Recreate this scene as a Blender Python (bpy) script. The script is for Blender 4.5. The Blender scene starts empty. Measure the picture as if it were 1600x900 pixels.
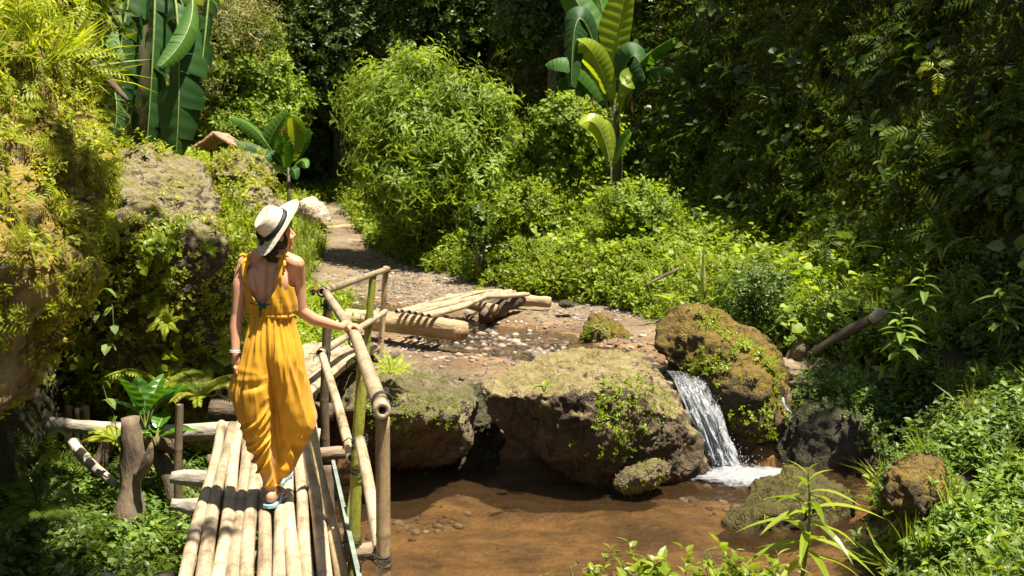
import bpy, bmesh, math, random
import numpy as np
from mathutils import Vector, Matrix, Quaternion
from mathutils.bvhtree import BVHTree
R = math.radians
sc = bpy.context.scene
# ---------------------------------------------------------------- camera
F_PX = 1570.0; CAMZ = 1.7; PITCH = R(5.45)
cam_d = bpy.data.cameras.new('camera'); cam = bpy.data.objects.new('camera', cam_d)
sc.collection.objects.link(cam); sc.camera = cam
cam.location = (0, 0, CAMZ); cam.rotation_euler = (R(90) - PITCH, 0, 0)
cam_d.sensor_width = 36; cam_d.lens = 36 * F_PX / 1600
cam_d.clip_start = 0.05; cam_d.clip_end = 600
cam_d.dof.use_dof = True; cam_d.dof.focus_distance = 5.8; cam_d.dof.aperture_fstop = 8
# ---------------------------------------------------------------- light
SUN = Vector((0.27, -0.16, 0.93)).normalized()          # direction towards the sun
w = bpy.data.worlds.new('World'); sc.world = w; w.use_nodes = True
nt = w.node_tree; bg = nt.nodes['Background']
sky = nt.nodes.new('ShaderNodeTexSky'); sky.sky_type = 'NISHITA'; sky.sun_disc = False
sky.sun_elevation = math.asin(SUN.z); sky.sun_rotation = math.atan2(SUN.x, SUN.y)
nt.links.new(sky.outputs[0], bg.inputs[0]); bg.inputs[1].default_value = 0.065
sd = bpy.data.lights.new('sun', 'SUN'); sd.energy = 5.0; sd.angle = R(0.6); sd.color = (1.0, 0.93, 0.80)
so = bpy.data.objects.new('sun', sd); sc.collection.objects.link(so)
so.rotation_euler = SUN.to_track_quat('Z', 'Y').to_euler(); so.location = (20, -20, 50)
sc.view_settings.view_transform = 'Standard'; sc.view_settings.look = 'None'
sc.view_settings.exposure = 1.6; sc.view_settings.gamma = 1.0
sc.view_settings.use_curve_mapping = False
sc.cycles.max_bounces = 6; sc.cycles.transparent_max_bounces = 10
sc.cycles.diffuse_bounces = 3; sc.cycles.glossy_bounces = 2; sc.cycles.transmission_bounces = 4
sc.cycles.caustics_reflective = False; sc.cycles.caustics_refractive = False
sc.cycles.use_denoising = True
sc.cycles.sample_clamp_indirect = 4
# ---------------------------------------------------------------- helpers
def P(px, py, Y):
    "point in the world at depth Y that shows at photo pixel px,py"
    rx = (px - 800) / F_PX; ru = (450 - py) / F_PX
    dy = math.cos(PITCH) + ru * math.sin(PITCH); dz = -math.sin(PITCH) + ru * math.cos(PITCH)
    s = Y / dy
    return Vector((rx * s, Y, CAMZ + dz * s))
def proj(p):
    p = np.asarray(p, float)
    y = p[..., 1]; z = p[..., 2] - CAMZ
    d = y * math.cos(PITCH) - z * math.sin(PITCH)
    u = y * math.sin(PITCH) + z * math.cos(PITCH)
    return 800 + F_PX * p[..., 0] / d, 450 - F_PX * u / d, d
def in_view(p, m=180):
    x, y, d = proj(p)
    return (d > 0.3) & (x > -m) & (x < 1600 + m) & (y > -m) & (y < 900 + m)
def smooth(a, b, x):
    t = np.clip((np.asarray(x, float) - a) / (b - a), 0, 1); return t * t * (3 - 2 * t)
def _h(ix, iy, iz, s):
    n = (ix * 374761393 + iy * 668265263 + iz * 2147483647 + s * 974634777) & 0xffffffff
    n = ((n ^ (n >> 13)) * 1274126177) & 0xffffffff
    n = ((n ^ (n >> 16)) * 2246822519) & 0xffffffff
    return ((n ^ (n >> 15)) & 0xffff) / 32767.5 - 1.0
def vn(p, s=0):
    p = np.asarray(p, float); i = np.floor(p).astype(np.int64); f = p - i; f = f * f * (3 - 2 * f)
    o = 0
    for a in (0, 1):
        for b in (0, 1):
            for c in (0, 1):
                wgt = (f[..., 0] if a else 1 - f[..., 0]) * (f[..., 1] if b else 1 - f[..., 1]) * (f[..., 2] if c else 1 - f[..., 2])
                o = o + wgt * _h(i[..., 0] + a, i[..., 1] + b, i[..., 2] + c, s)
    return o
def fbm(p, s=0, o=4, g=0.5):
    p = np.asarray(p, float); t = 0; a = 1
    for k in range(o):
        t = t + a * vn(p * 2 ** k + 17.3 * k, s + k); a *= g
    return t
def p3(x, y, z=0.0):
    x = np.asarray(x, float); return np.stack([x, np.asarray(y, float) + 0 * x, np.asarray(z, float) + 0 * x], -1)
def mesh(name, V, F, mat=None, smooth_=True, attrs=None):
    V = np.asarray(V, np.float32); me = bpy.data.meshes.new(name)
    if isinstance(F, np.ndarray):
        k = F.shape[1]; n = len(F)
        me.vertices.add(len(V)); me.vertices.foreach_set('co', V.ravel())
        me.loops.add(n * k); me.loops.foreach_set('vertex_index', F.astype(np.int32).ravel())
        me.polygons.add(n); me.polygons.foreach_set('loop_start', np.arange(0, n * k, k, dtype=np.int32))
        me.polygons.foreach_set('loop_total', np.full(n, k, np.int32))
        me.update(calc_edges=True)
    else:
        me.from_pydata([tuple(v) for v in V], [], F); me.update()
    me.polygons.foreach_set('use_smooth', np.full(len(me.polygons), bool(smooth_)))
    if attrs:
        for an, av in attrs.items():
            at = me.attributes.new(an, 'FLOAT', 'POINT'); at.data.foreach_set('value', np.asarray(av, np.float32))
    if mat: me.materials.append(mat)
    return me
def obj(name, me, parent=None, M=None):
    o = bpy.data.objects.new(name, me); sc.collection.objects.link(o)
    if M is not None: o.matrix_basis = M
    if parent is not None:
        o.parent = parent; par = parent; W = Matrix.Identity(4)
        chain = []
        while par is not None: chain.append(par); par = par.parent
        for q in reversed(chain): W = W @ q.matrix_parent_inverse @ q.matrix_basis if q.parent else q.matrix_basis.copy()
        o.matrix_parent_inverse = W.inverted()
    return o
def tag(o, label=None, cat=None, group=None, kind=None):
    if label: o['label'] = label
    if cat: o['category'] = cat
    if group: o['group'] = group
    if kind: o['kind'] = kind
    return o
def thing(name, loc, label, cat, group=None):
    o = bpy.data.objects.new(name, None); sc.collection.objects.link(o)
    o.location = loc; o.matrix_basis = Matrix.Translation(Vector(loc)); o.empty_display_size = 0.2
    return tag(o, label, cat, group)
def copy_tree(o, M, label, parent=None):
    "copy a thing and its parts; M moves the root"
    def rec(s, par):
        c = s.copy(); sc.collection.objects.link(c)
        if par is not None: c.parent = par
        for ch in s.children: rec(ch, c)
        return c
    r = rec(o, None); r.matrix_basis = M; r['label'] = label
    return r
class MB:
    "collects verts and faces (mixed)"
    def __init__(s): s.v = []; s.f = []; s.n = 0
    def add(s, V, F):
        V = np.asarray(V, float); s.v.append(V); F = np.asarray(F); s.f.append(F + s.n); s.n += len(V)
    def get(s): return np.concatenate(s.v), np.concatenate(s.f)
def tube(pts, rad, n=10, cap=True):
    "triangle tube along pts"
    pts = np.asarray(pts, float); rad = np.broadcast_to(np.asarray(rad, float), (len(pts),))
    T = np.gradient(pts, axis=0); T /= np.linalg.norm(T, axis=1)[:, None] + 1e-9
    up = np.array([0, 0, 1.0]) if abs(T[0][2]) < 0.9 else np.array([1.0, 0, 0])
    V = []; a = np.linspace(0, 2 * np.pi, n, endpoint=False)
    x = np.cross(T[0], up); x /= np.linalg.norm(x)
    for k in range(len(pts)):
        x = x - T[k] * np.dot(x, T[k]); x /= np.linalg.norm(x); y = np.cross(T[k], x)
        V.append(pts[k] + rad[k] * (np.cos(a)[:, None] * x + np.sin(a)[:, None] * y))
    V = np.concatenate(V); F = []
    for k in range(len(pts) - 1):
        for j in range(n):
            a0 = k * n + j; a1 = k * n + (j + 1) % n
            F += [(a0, a1, a1 + n), (a0, a1 + n, a0 + n)]
    if cap:
        c0 = len(V); V = np.concatenate([V, pts[:1], pts[-1:]])
        for j in range(n):
            F += [(c0, (j + 1) % n, j), (c0 + 1, (len(pts) - 1) * n + j, (len(pts) - 1) * n + (j + 1) % n)]
    return V, np.array(F)
# ---------------------------------------------------------------- materials
def mat(name):
    m = bpy.data.materials.new(name); m.use_nodes = True; nt = m.node_tree
    for n in list(nt.nodes): nt.nodes.remove(n)
    out = nt.nodes.new('ShaderNodeOutputMaterial')
    return m, nt, out
def N(nt, t, **k):
    n = nt.nodes.new(t)
    for a, b in k.items():
        if a.startswith('i_'): n.inputs[int(a[2:]) if a[2:].isdigit() else a[2:]].default_value = b
        else: setattr(n, a, b)
    return n
def ramp(nt, src, stops):
    r = nt.nodes.new('ShaderNodeValToRGB'); e = r.color_ramp.elements
    while len(e) < len(stops): e.new(0.5)
    for k, (p, c) in enumerate(stops):
        e[k].position = p; e[k].color = (*c, 1) if len(c) == 3 else c
    nt.links.new(src, r.inputs[0]); return r.outputs[0]
def g3(v): return (v, v, v)
def mixc(nt, fac, a, b, mode='MIX'):
    m = nt.nodes.new('ShaderNodeMix'); m.data_type = 'RGBA'; m.blend_type = mode
    for s, v in ((0, fac), (6, a), (7, b)):
        if isinstance(v, (int, float)): m.inputs[s].default_value = v
        elif isinstance(v, tuple): m.inputs[s].default_value = (*v, 1) if len(v) == 3 else v
        else: nt.links.new(v, m.inputs[s])
    return m.outputs[2]
def noise(nt, co, scale, detail=4, rough=0.55, out=0):
    n = N(nt, 'ShaderNodeTexNoise'); n.inputs['Scale'].default_value = scale; n.inputs['Detail'].default_value = detail
    n.inputs['Roughness'].default_value = rough
    if co is not None: nt.links.new(co, n.inputs['Vector'])
    return n.outputs[out]
def mapped(nt, co, sc_):
    m = N(nt, 'ShaderNodeMapping'); m.inputs['Scale'].default_value = sc_; nt.links.new(co, m.inputs[0]); return m.outputs[0]
def math_(nt, op, a, b=None, c=None, clamp=False):
    m = N(nt, 'ShaderNodeMath', operation=op, use_clamp=clamp)
    for k, v in enumerate((a, b, c)):
        if v is None: continue
        if isinstance(v, (int, float)): m.inputs[k].default_value = v
        else: nt.links.new(v, m.inputs[k])
    return m.outputs[0]
def bump(nt, h, dist=0.02, strength=0.6, nrm=None):
    b = N(nt, 'ShaderNodeBump'); b.inputs['Distance'].default_value = dist; b.inputs['Strength'].default_value = strength
    nt.links.new(h, b.inputs['Height'])
    if nrm is not None: nt.links.new(nrm, b.inputs['Normal'])
    return b.outputs[0]
def prin(nt, out, col, rough=0.8, nrm=None, spec=0.3, **k):
    p = N(nt, 'ShaderNodeBsdfPrincipled')
    if isinstance(col, tuple): p.inputs['Base Color'].default_value = (*col, 1)
    else: nt.links.new(col, p.inputs['Base Color'])
    if isinstance(rough, (int, float)): p.inputs['Roughness'].default_value = rough
    else: nt.links.new(rough, p.inputs['Roughness'])
    p.inputs['Specular IOR Level'].default_value = spec
    for a, b in k.items(): p.inputs[a.replace('_', ' ')].default_value = b
    if nrm is not None: nt.links.new(nrm, p.inputs['Normal'])
    nt.links.new(p.outputs[0], out.inputs[0]); return p
def leaf_mat(name, cols, trans=0.4, rough=0.5, spec=0.3, brown=0.0, patch=0.5):
    m, nt, out = mat(name); geo = N(nt, 'ShaderNodeNewGeometry')
    r = ramp(nt, geo.outputs['Random Per Island'], [(k / (len(cols) - 1), c) for k, c in enumerate(cols)])
    nz = noise(nt, geo.outputs['Position'], 1.1, 3)
    v = ramp(nt, nz, [(0.35, g3(1 - patch * .45)), (0.65, g3(1 + patch * .35))])
    c = mixc(nt, 1.0, r, v, 'MULTIPLY')
    if brown > 0:
        rb = math_(nt, 'LESS_THAN', math_(nt, 'FRACT', math_(nt, 'MULTIPLY', geo.outputs['Random Per Island'], 37.7)), brown)
        c = mixc(nt, rb, c, (0.22, 0.15, 0.05))
    p = prin(nt, out, c, rough, None, spec)
    t = N(nt, 'ShaderNodeBsdfTranslucent'); tc = mixc(nt, 1.0, c, (1.5, 1.45, 0.45), 'MULTIPLY')
    nt.links.new(tc, t.inputs[0]); mx = N(nt, 'ShaderNodeMixShader'); mx.inputs[0].default_value = trans
    nt.links.new(p.outputs[0], mx.inputs[1]); nt.links.new(t.outputs[0], mx.inputs[2]); nt.links.new(mx.outputs[0], out.inputs[0])
    return m
M = {}
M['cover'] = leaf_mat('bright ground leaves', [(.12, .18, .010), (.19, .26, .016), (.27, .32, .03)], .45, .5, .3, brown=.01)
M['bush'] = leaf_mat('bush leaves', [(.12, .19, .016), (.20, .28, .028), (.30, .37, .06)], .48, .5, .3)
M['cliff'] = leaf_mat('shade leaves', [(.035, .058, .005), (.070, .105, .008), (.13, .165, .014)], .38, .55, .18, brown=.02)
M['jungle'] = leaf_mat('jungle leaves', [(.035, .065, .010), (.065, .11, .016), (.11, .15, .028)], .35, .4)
M['bamboo_leaf'] = leaf_mat('dry bamboo leaves', [(.12, .16, .03), (.24, .25, .07), (.38, .32, .14)], .4, .5)
M['fern'] = leaf_mat('fern fronds', [(.17, .23, .010), (.27, .32, .018), (.36, .38, .04)], .48, .5, brown=.03)
M['fern_dark'] = leaf_mat('deep green fern fronds', [(.04, .07, .006), (.075, .115, .008), (.12, .155, .014)], .4, .6, .18)
M['moss'] = leaf_mat('moss and liverwort', [(.18, .22, .02), (.30, .33, .03), (.42, .42, .08)], .4, .6, .2, brown=.06)
M['near'] = leaf_mat('weed leaves', [(.065, .12, .018), (.12, .19, .03), (.20, .27, .06)], .42, .45, .35, patch=.8)
M['lime'] = leaf_mat('young lime leaves', [(.14, .20, .012), (.21, .28, .02), (.28, .34, .04)], .45, .35)
M['grass'] = leaf_mat('grass blades', [(.13, .19, .012), (.20, .26, .025), (.28, .31, .06)], .4, .5, brown=.03)
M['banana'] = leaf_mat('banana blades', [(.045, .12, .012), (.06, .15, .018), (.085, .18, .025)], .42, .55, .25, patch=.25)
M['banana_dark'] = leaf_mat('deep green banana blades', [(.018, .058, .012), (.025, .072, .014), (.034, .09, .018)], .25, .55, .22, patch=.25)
M['bigleaf'] = leaf_mat('broad glossy leaves', [(.045, .13, .012), (.06, .16, .014)], .35, .22, .6, patch=.1)
def simple(name, col, rough=.8, var=.35, scale=8, bmp=.01, spec=.3, stretch=(1, 1, 1), **k):
    m, nt, out = mat(name); tc = N(nt, 'ShaderNodeTexCoord'); co = mapped(nt, tc.outputs['Object'], stretch)
    nz = noise(nt, co, scale, 5); c = mixc(nt, 1.0, col, ramp(nt, nz, [(.3, g3(1 - var)), (.7, g3(1 + var))]), 'MULTIPLY')
    prin(nt, out, c, rough, bump(nt, noise(nt, co, scale * 4, 4), bmp, .7), spec, **k); return m
def stem_mat(name, c): return simple(name, c, .6, .3, 20, .002)
M['stem'] = stem_mat('green stems', (.09, .12, .03)); M['twig'] = stem_mat('brown twigs', (.12, .085, .05))
M['banana_stem'] = simple('banana stem', (.055, .055, .022), .55, .5, 9, .01, stretch=(1, 1, .2))
M['midrib'] = stem_mat('pale midrib', (.17, .23, .05))
M['dead_leaf'] = simple('dry hanging leaf', (.24, .15, .07), .8, .4, 14, .01)
M['bark'] = simple('bark', (.10, .075, .05), .9, .5, 10, .02, stretch=(1, 1, .25))
def rock_mat(name, base, dark, moss, moss_amt, pale=(.36, .31, .22), lo=.35, top=None, tb=-1.5):
    m, nt, out = mat(name); tc = N(nt, 'ShaderNodeTexCoord'); geo = N(nt, 'ShaderNodeNewGeometry')
    co = tc.outputs['Object']
    n1 = noise(nt, co, 2.2, 6, .6); n2 = noise(nt, co, 14, 6, .65); n3 = noise(nt, co, 60, 4, .6)
    c = ramp(nt, n1, [(.32, dark), (.5, base), (.72, pale)])
    c = mixc(nt, 1.0, c, ramp(nt, n2, [(.3, g3(.55)), (.7, g3(1.45))]), 'MULTIPLY')
    c = mixc(nt, 1.0, c, ramp(nt, n3, [(.3, g3(.85)), (.7, g3(1.15))]), 'MULTIPLY')
    wv_ = N(nt, 'ShaderNodeVectorMath', operation='ADD'); nt.links.new(co, wv_.inputs[0]); ws_ = N(nt, 'ShaderNodeVectorMath', operation='SCALE'); nt.links.new(noise(nt, co, 3, 4, .6, 1), ws_.inputs[0]); ws_.inputs[3].default_value = .8; nt.links.new(ws_.outputs[0], wv_.inputs[1])
    vc = N(nt, 'ShaderNodeTexVoronoi', feature='DISTANCE_TO_EDGE'); vc.inputs['Scale'].default_value = 1.7; nt.links.new(wv_.outputs[0], vc.inputs['Vector'])
    ck = ramp(nt, vc.outputs['Distance'], [(.0, g3(.35)), (.035, g3(1))]); c = mixc(nt, .75, c, mixc(nt, 1., c, ck, 'MULTIPLY'))
    sx = N(nt, 'ShaderNodeSeparateXYZ'); nt.links.new(geo.outputs['Normal'], sx.inputs[0])
    n4 = noise(nt, co, 3.2, 6, .7)
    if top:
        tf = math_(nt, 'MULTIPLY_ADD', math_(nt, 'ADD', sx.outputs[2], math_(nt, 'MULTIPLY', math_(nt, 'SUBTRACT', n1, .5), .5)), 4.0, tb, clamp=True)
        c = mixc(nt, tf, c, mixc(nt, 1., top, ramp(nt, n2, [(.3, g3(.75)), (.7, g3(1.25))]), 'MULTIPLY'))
    f = math_(nt, 'ADD', math_(nt, 'MULTIPLY', sx.outputs[2], .35), n4)
    f = math_(nt, 'MULTIPLY_ADD', math_(nt, 'SUBTRACT', f, lo + .45 - moss_amt * .5), 5.0, 0.0, clamp=True)
    mc = mixc(nt, noise(nt, co, 22, 4), tuple(v * .45 for v in moss), tuple(min(1, v * 1.4) for v in moss))
    f = math_(nt, 'MULTIPLY', f, ramp(nt, noise(nt, co, 9, 5, .7), [(.35, g3(.25)), (.6, g3(1))]))
    c = mixc(nt, f, c, mc)
    # wet dark line near the water level
    sp = N(nt, 'ShaderNodeSeparateXYZ'); nt.links.new(geo.outputs['Position'], sp.inputs[0])
    hgt = math_(nt, 'ADD', math_(nt, 'ADD', n2, math_(nt, 'MULTIPLY', n3, .35)), math_(nt, 'MULTIPLY', ck, .5))
    prin(nt, out, c, ramp(nt, n2, [(.3, g3(.6)), (.7, g3(.9))]), bump(nt, hgt, .07, 1.0), .3)
    return m
M['rock'] = rock_mat('brown boulder', (.17, .125, .075), (.065, .045, .03), (.10, .10, .02), .35, (.27, .22, .13))
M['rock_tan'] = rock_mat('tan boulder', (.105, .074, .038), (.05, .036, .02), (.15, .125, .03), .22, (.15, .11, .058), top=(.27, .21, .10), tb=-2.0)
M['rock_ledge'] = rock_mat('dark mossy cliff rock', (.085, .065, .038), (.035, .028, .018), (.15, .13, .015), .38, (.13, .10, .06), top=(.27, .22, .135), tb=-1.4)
M['rock_green'] = rock_mat('green mossy boulder', (.07, .05, .026), (.03, .022, .014), (.085, .072, .008), .8, (.085, .062, .034))
M['rock_moss'] = rock_mat('mossy boulder', (.085, .056, .028), (.04, .028, .016), (.19, .125, .012), .66, (.12, .085, .042))
M['rock_dark'] = rock_mat('dark wet boulder', (.065, .05, .035), (.03, .022, .016), (.05, .055, .012), .55, (.10, .08, .055))
M['rock_pale'] = rock_mat('pale boulder', (.34, .28, .20), (.2, .15, .1), (.16, .15, .06), .15, (.48, .42, .33))
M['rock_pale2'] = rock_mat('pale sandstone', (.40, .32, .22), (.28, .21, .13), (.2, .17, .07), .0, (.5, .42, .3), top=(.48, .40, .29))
M['rock_bank'] = rock_mat('mossy bank rock', (.19, .145, .07), (.075, .055, .028), (.30, .215, .015), .85, (.33, .28, .17))
# ================================================================ terrain
_y = lambda y, ks, vs: np.interp(y, ks, vs)
def zf(y): return _y(y, [0, 3.6, 5.0, 6.4, 10.7, 11.3, 13, 16, 19, 22, 25, 29, 34, 40, 60], [-.5, -.55, -.75, -1.37, -1.37, -.42, -.38, -.33, -.27, -.08, .15, .5, 1.3, 2.6, 8])
def xb(y): return _y(y, [3, 5, 6.5, 8, 9, 10, 11.5, 12.5, 14, 16, 17.4, 19, 21, 23, 27, 29, 35, 45], [2.3, 2.4, 2.5, 2.75, 3.1, 3.9, 4.3, 3.6, 2.9, 2.2, 1.7, .3, -1.2, -2.5, -4.0, -4.45, -6.2, -10])
def xc(y): return _y(y, [0, 5, 8, 10, 12, 14, 16, 20, 24, 28, 32, 36, 40, 50], [7.5, 7.2, 6.4, 5.9, 5.6, 5.2, 4.8, 4.2, 3.2, 1.6, -.5, -3, -5.5, -12])
def xl(y): return _y(y, [0, 3, 6, 8, 10, 14, 18, 22, 26, 30, 40], [-1.0, -1.2, -1.75, -2.1, -2.4, -2.95, -3.6, -4.2, -4.8, -5.5, -9])
def xlc(y): return _y(y, [0, 4, 6, 8, 10, 12, 15, 20, 25, 30, 40], [-3.0, -3.1, -3.4, -3.3, -3.2, -3.35, -3.9, -5.0, -6.2, -7.4, -10.5])
CH = np.array([(-6.5, 20.5), (-4.2, 19.4), (-2.8, 18.2), (-1.6, 16.4), (-.75, 15.0), (0.0, 14.0), (.7, 13.1), (1.25, 12.3), (1.62, 11.6), (1.78, 11.0)])
CW = np.array([.7, .6, .55, .6, .85, 1.05, .95, .75, .48, .34])
def chan(x, y):
    "distance to the upper stream's centre line / half width"
    x = np.asarray(x, float); y = np.asarray(y, float); best = np.full(np.broadcast(x, y).shape, 1e9)
    for k in range(len(CH) - 1):
        a = CH[k]; b = CH[k + 1]; d = b - a; t = np.clip(((x - a[0]) * d[0] + (y - a[1]) * d[1]) / (d @ d), 0, 1)
        q = np.hypot(x - a[0] - t * d[0], y - a[1] - t * d[1]) / (CW[k] * (1 - t) + CW[k + 1] * t)
        best = np.minimum(best, q)
    return best
def H(x, y, detail=True):
    x = np.asarray(x, float); y = np.asarray(y, float)
    z = zf(y); pn = p3(x, y)
    wob = fbm(pn * .45, 3, 3) * .5
    # right bank and cliff
    d = x - xb(y) - wob * .5
    bank = smooth(0, 1.0, d) * np.interp(y, [5, 8, 9, 10.7, 11.5, 15], [.42, .45, .75, .75, .22, .40]) + np.clip(d, 0, None) * np.interp(y, [11, 16], [.15, .20])
    dc = x - xc(y) - wob
    cl = np.clip(dc, 0, 7) * 2.3 + np.clip(dc - 7, 0, 60) * .55
    cl = cl + smooth(0, 2, dc) * fbm(pn * .35 + 9, 5, 4) * 1.1
    z = z + np.where(d > 0, bank, 0) + np.where(dc > 0, cl, 0)
    # left bank
    dl = xl(y) - x
    near = 1 - smooth(7.5, 10.5, y)
    lb = near * smooth(0, .45, dl) * (-.62 - zf(y)) + (1 - near) * (smooth(0, 1.2, dl) * .3)
    dcl = xlc(y) - x - wob * .3
    hgt = _y(y, [4, 8, 11, 15, 20, 26, 32], [3.0, 2.9, 2.4, 2.2, 2.0, 1.7, 1.2])
    far_l = np.clip(-x - _y(y, [0, 8, 12, 30, 40], [6.0, 6.4, 10, 15, 16]), 0, 12) * 1.6
    z = z + np.where(dl > 0, lb, 0) + smooth(0, 1.6, dcl) * hgt + np.clip(dcl, 0, 30) * .10 + far_l
    # far wall
    yb = y - (37 + fbm(pn * .12, 8, 2) * 2) + np.clip(-x, 0, 20) * -.1
    z = z + np.clip(yb, 0, 18) * 1.5
    if detail:
        ch = chan(x, y); inb = (y > 11) & (ch < 2.0)
        z = z - np.where(y > 11.0, .14 * (1 - smooth(.55, 1.25, ch)), 0)
        z = z + fbm(pn * 1.3, 11, 4) * np.where(y < 11, .065, .045) + fbm(pn * 6, 12, 3) * .014
    return z
def veg(x, y):
    "1 where plants grow"
    r = smooth(-.1, .25, x - xb(y) - fbm(p3(x, y) * .45, 3, 3) * .25)
    l = smooth(-.1, .2, xl(y) - x)
    # path between the grass
    return np.clip(r + l, 0, 1)
def axis(parts):
    out = []
    for a, b, s in parts: out.append(np.arange(a, b, s))
    return np.concatenate(out + [[parts[-1][1]]])
gx = axis([(-70, -20, 3), (-20, -8, .5), (-8, -4.4, .16), (-4.4, 4.5, .06), (4.5, 9, .15), (9, 20, .5), (20, 70, 3)])
gy = axis([(-40, -2, 3), (-2, 3, .4), (3, 20, .06), (20, 30, .12), (30, 60, .5), (60, 160, 5)])
X, Y = np.meshgrid(gx, gy); Z = H(X, Y)
nx, ny = len(gx), len(gy)
idx = np.arange(nx * ny).reshape(ny, nx)
Fq = np.stack([idx[:-1, :-1], idx[:-1, 1:], idx[1:, 1:], idx[1:, :-1]], -1).reshape(-1, 4)
m, nt, out = mat('ground'); geo = N(nt, 'ShaderNodeNewGeometry'); co = geo.outputs['Position']
va = N(nt, 'ShaderNodeAttribute', attribute_name='veg').outputs['Fac']
wet = N(nt, 'ShaderNodeAttribute', attribute_name='wet').outputs['Fac']
n1 = noise(nt, co, .9, 5); n2 = noise(nt, co, 9, 6, .65); n3 = noise(nt, co, 50, 4)
vo = N(nt, 'ShaderNodeTexVoronoi'); vo.inputs['Scale'].default_value = 17; nt.links.new(co, vo.inputs['Vector'])
sand = ramp(nt, n1, [(.3, (.085, .058, .032)), (.5, (.15, .108, .06)), (.7, (.22, .17, .105))])
sand = mixc(nt, 1.0, sand, ramp(nt, n2, [(.3, g3(.6)), (.7, g3(1.35))]), 'MULTIPLY')
peb = mixc(nt, .75, vo.outputs['Color'], (.5, .5, .5)); peb = mixc(nt, 1.0, peb, (.40, .33, .26), 'MULTIPLY')
gravel = ramp(nt, noise(nt, co, .7, 4), [(.46, g3(0)), (.56, g3(1))])
sand = mixc(nt, mixc(nt, 1., gravel, ramp(nt, vo.outputs['Distance'], [(.25, g3(.8)), (.5, g3(0))]), 'MULTIPLY'), sand, peb)
sand = mixc(nt, wet, sand, mixc(nt, ramp(nt, noise(nt, mapped(nt, co, (1, 1.8, 1)), 1.3, 6, .7), [(.38, g3(0)), (.62, g3(1))]), (.06, .036, .017), mixc(nt, n2, (.15, .08, .03), (.36, .20, .08))))
soil = mixc(nt, n2, (.018, .016, .008), (.055, .055, .018))
bk = N(nt, 'ShaderNodeAttribute', attribute_name='bank').outputs['Fac']; soil = mixc(nt, bk, soil, mixc(nt, n2, (.10, .075, .03), (.24, .20, .08)))
col = mixc(nt, va, sand, soil)
hh = math_(nt, 'ADD', n2, math_(nt, 'MULTIPLY', n3, .5))
hh = math_(nt, 'SUBTRACT', hh, math_(nt, 'MULTIPLY', vo.outputs['Distance'], 1.0))
prin(nt, out, col, .85, bump(nt, hh, .03, .7), .25)
wetv = np.maximum(1 - smooth(-.9, -.7, Z), np.where(Y > 11, (1 - smooth(.8, 2.2, chan(X, Y) + fbm(p3(X, Y), 99, 2) * .3)) * .9, 0))
g = obj('ground', mesh('ground', np.stack([X, Y, Z], -1).reshape(-1, 3), Fq, m, True, {'veg': veg(X, Y).ravel(), 'wet': wetv.ravel(), 'bank': (smooth(0, .4, xl(Y) - X) * smooth(8.5, 10, Y)).ravel()}))
tag(g, kind='structure')
# ================================================================ water
def water_mat(name, tint, kind):
    m, nt, out = mat(name); geo = N(nt, 'ShaderNodeNewGeometry'); co = geo.outputs['Position']
    st = mapped(nt, co, (1.2, 3.4, 1.0)) if kind == 'pool' else co
    dist = N(nt, 'ShaderNodeVectorMath', operation='ADD'); nzv = noise(nt, co, 1.2, 3, .5, 1)
    sc1 = N(nt, 'ShaderNodeVectorMath', operation='SCALE'); nt.links.new(nzv, sc1.inputs[0]); sc1.inputs[3].default_value = .9
    nt.links.new(st, dist.inputs[0]); nt.links.new(sc1.outputs[0], dist.inputs[1])
    h = math_(nt, 'ADD', noise(nt, dist.outputs[0], 5.5 if kind == 'pool' else 7, 5, .65), math_(nt, 'MULTIPLY', noise(nt, dist.outputs[0], 22, 3, .6), .22))
    nrm = bump(nt, h, .22 if kind == 'pool' else .16, 1.0); nrd = bump(nt, h, .13, 1.0)
    fr = N(nt, 'ShaderNodeFresnel'); fr.inputs[0].default_value = 1.33; nrf = bump(nt, h, .05, 1.0); nt.links.new(nrf, fr.inputs[1])
    tr = N(nt, 'ShaderNodeBsdfTransparent'); nt.links.new(mixc(nt, noise(nt, co, 1.6, 3), tuple(v * .8 for v in tint), tint), tr.inputs[0])
    df = N(nt, 'ShaderNodeBsdfDiffuse'); df.inputs[0].default_value = (.30, .17, .065, 1) if kind == 'pool' else (.10, .07, .035, 1); nt.links.new(nrd, df.inputs[2])
    m0 = N(nt, 'ShaderNodeMixShader'); m0.inputs[0].default_value = .14 if kind == 'pool' else .06
    nt.links.new(tr.outputs[0], m0.inputs[1]); nt.links.new(df.outputs[0], m0.inputs[2])
    gl = N(nt, 'ShaderNodeBsdfGlossy'); gl.inputs['Roughness'].default_value = .06; gl.inputs[0].default_value = (1, 1, 1, 1)
    nt.links.new(nrm, gl.inputs['Normal'])
    mx = N(nt, 'ShaderNodeMixShader'); nt.links.new(math_(nt, 'MINIMUM', math_(nt, 'MULTIPLY', fr.outputs[0], 1.2), .75), mx.inputs[0]); nt.links.new(m0.outputs[0], mx.inputs[1]); nt.links.new(gl.outputs[0], mx.inputs[2])
    nt.links.new(mx.outputs[0], out.inputs[0]); return m
wp = water_mat('pool water', (.95, .90, .80), 'pool'); ws = water_mat('stream water', (.80, .76, .64), 'stream')
POOLZ = -1.2
wx = np.arange(-3, 5.6, .035); wy = np.arange(4.2, 11.4, .035); WX, WY = np.meshgrid(wx, wy)
dfall = np.hypot(WX - 2.15, WY - 10.2)
ph = dfall * 14 + fbm(p3(WX, WY) * 1.5, 20, 2) * 2
WZ = POOLZ + np.sin(ph) * .024 * np.exp(-dfall * .55) + fbm(p3(WX, WY * 1.5) * 2.5, 21, 3) * .011
WZ = WZ + fbm(p3(WX, WY) * 7, 22, 2) * .028 * np.exp(-(dfall / .75) ** 2)
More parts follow.
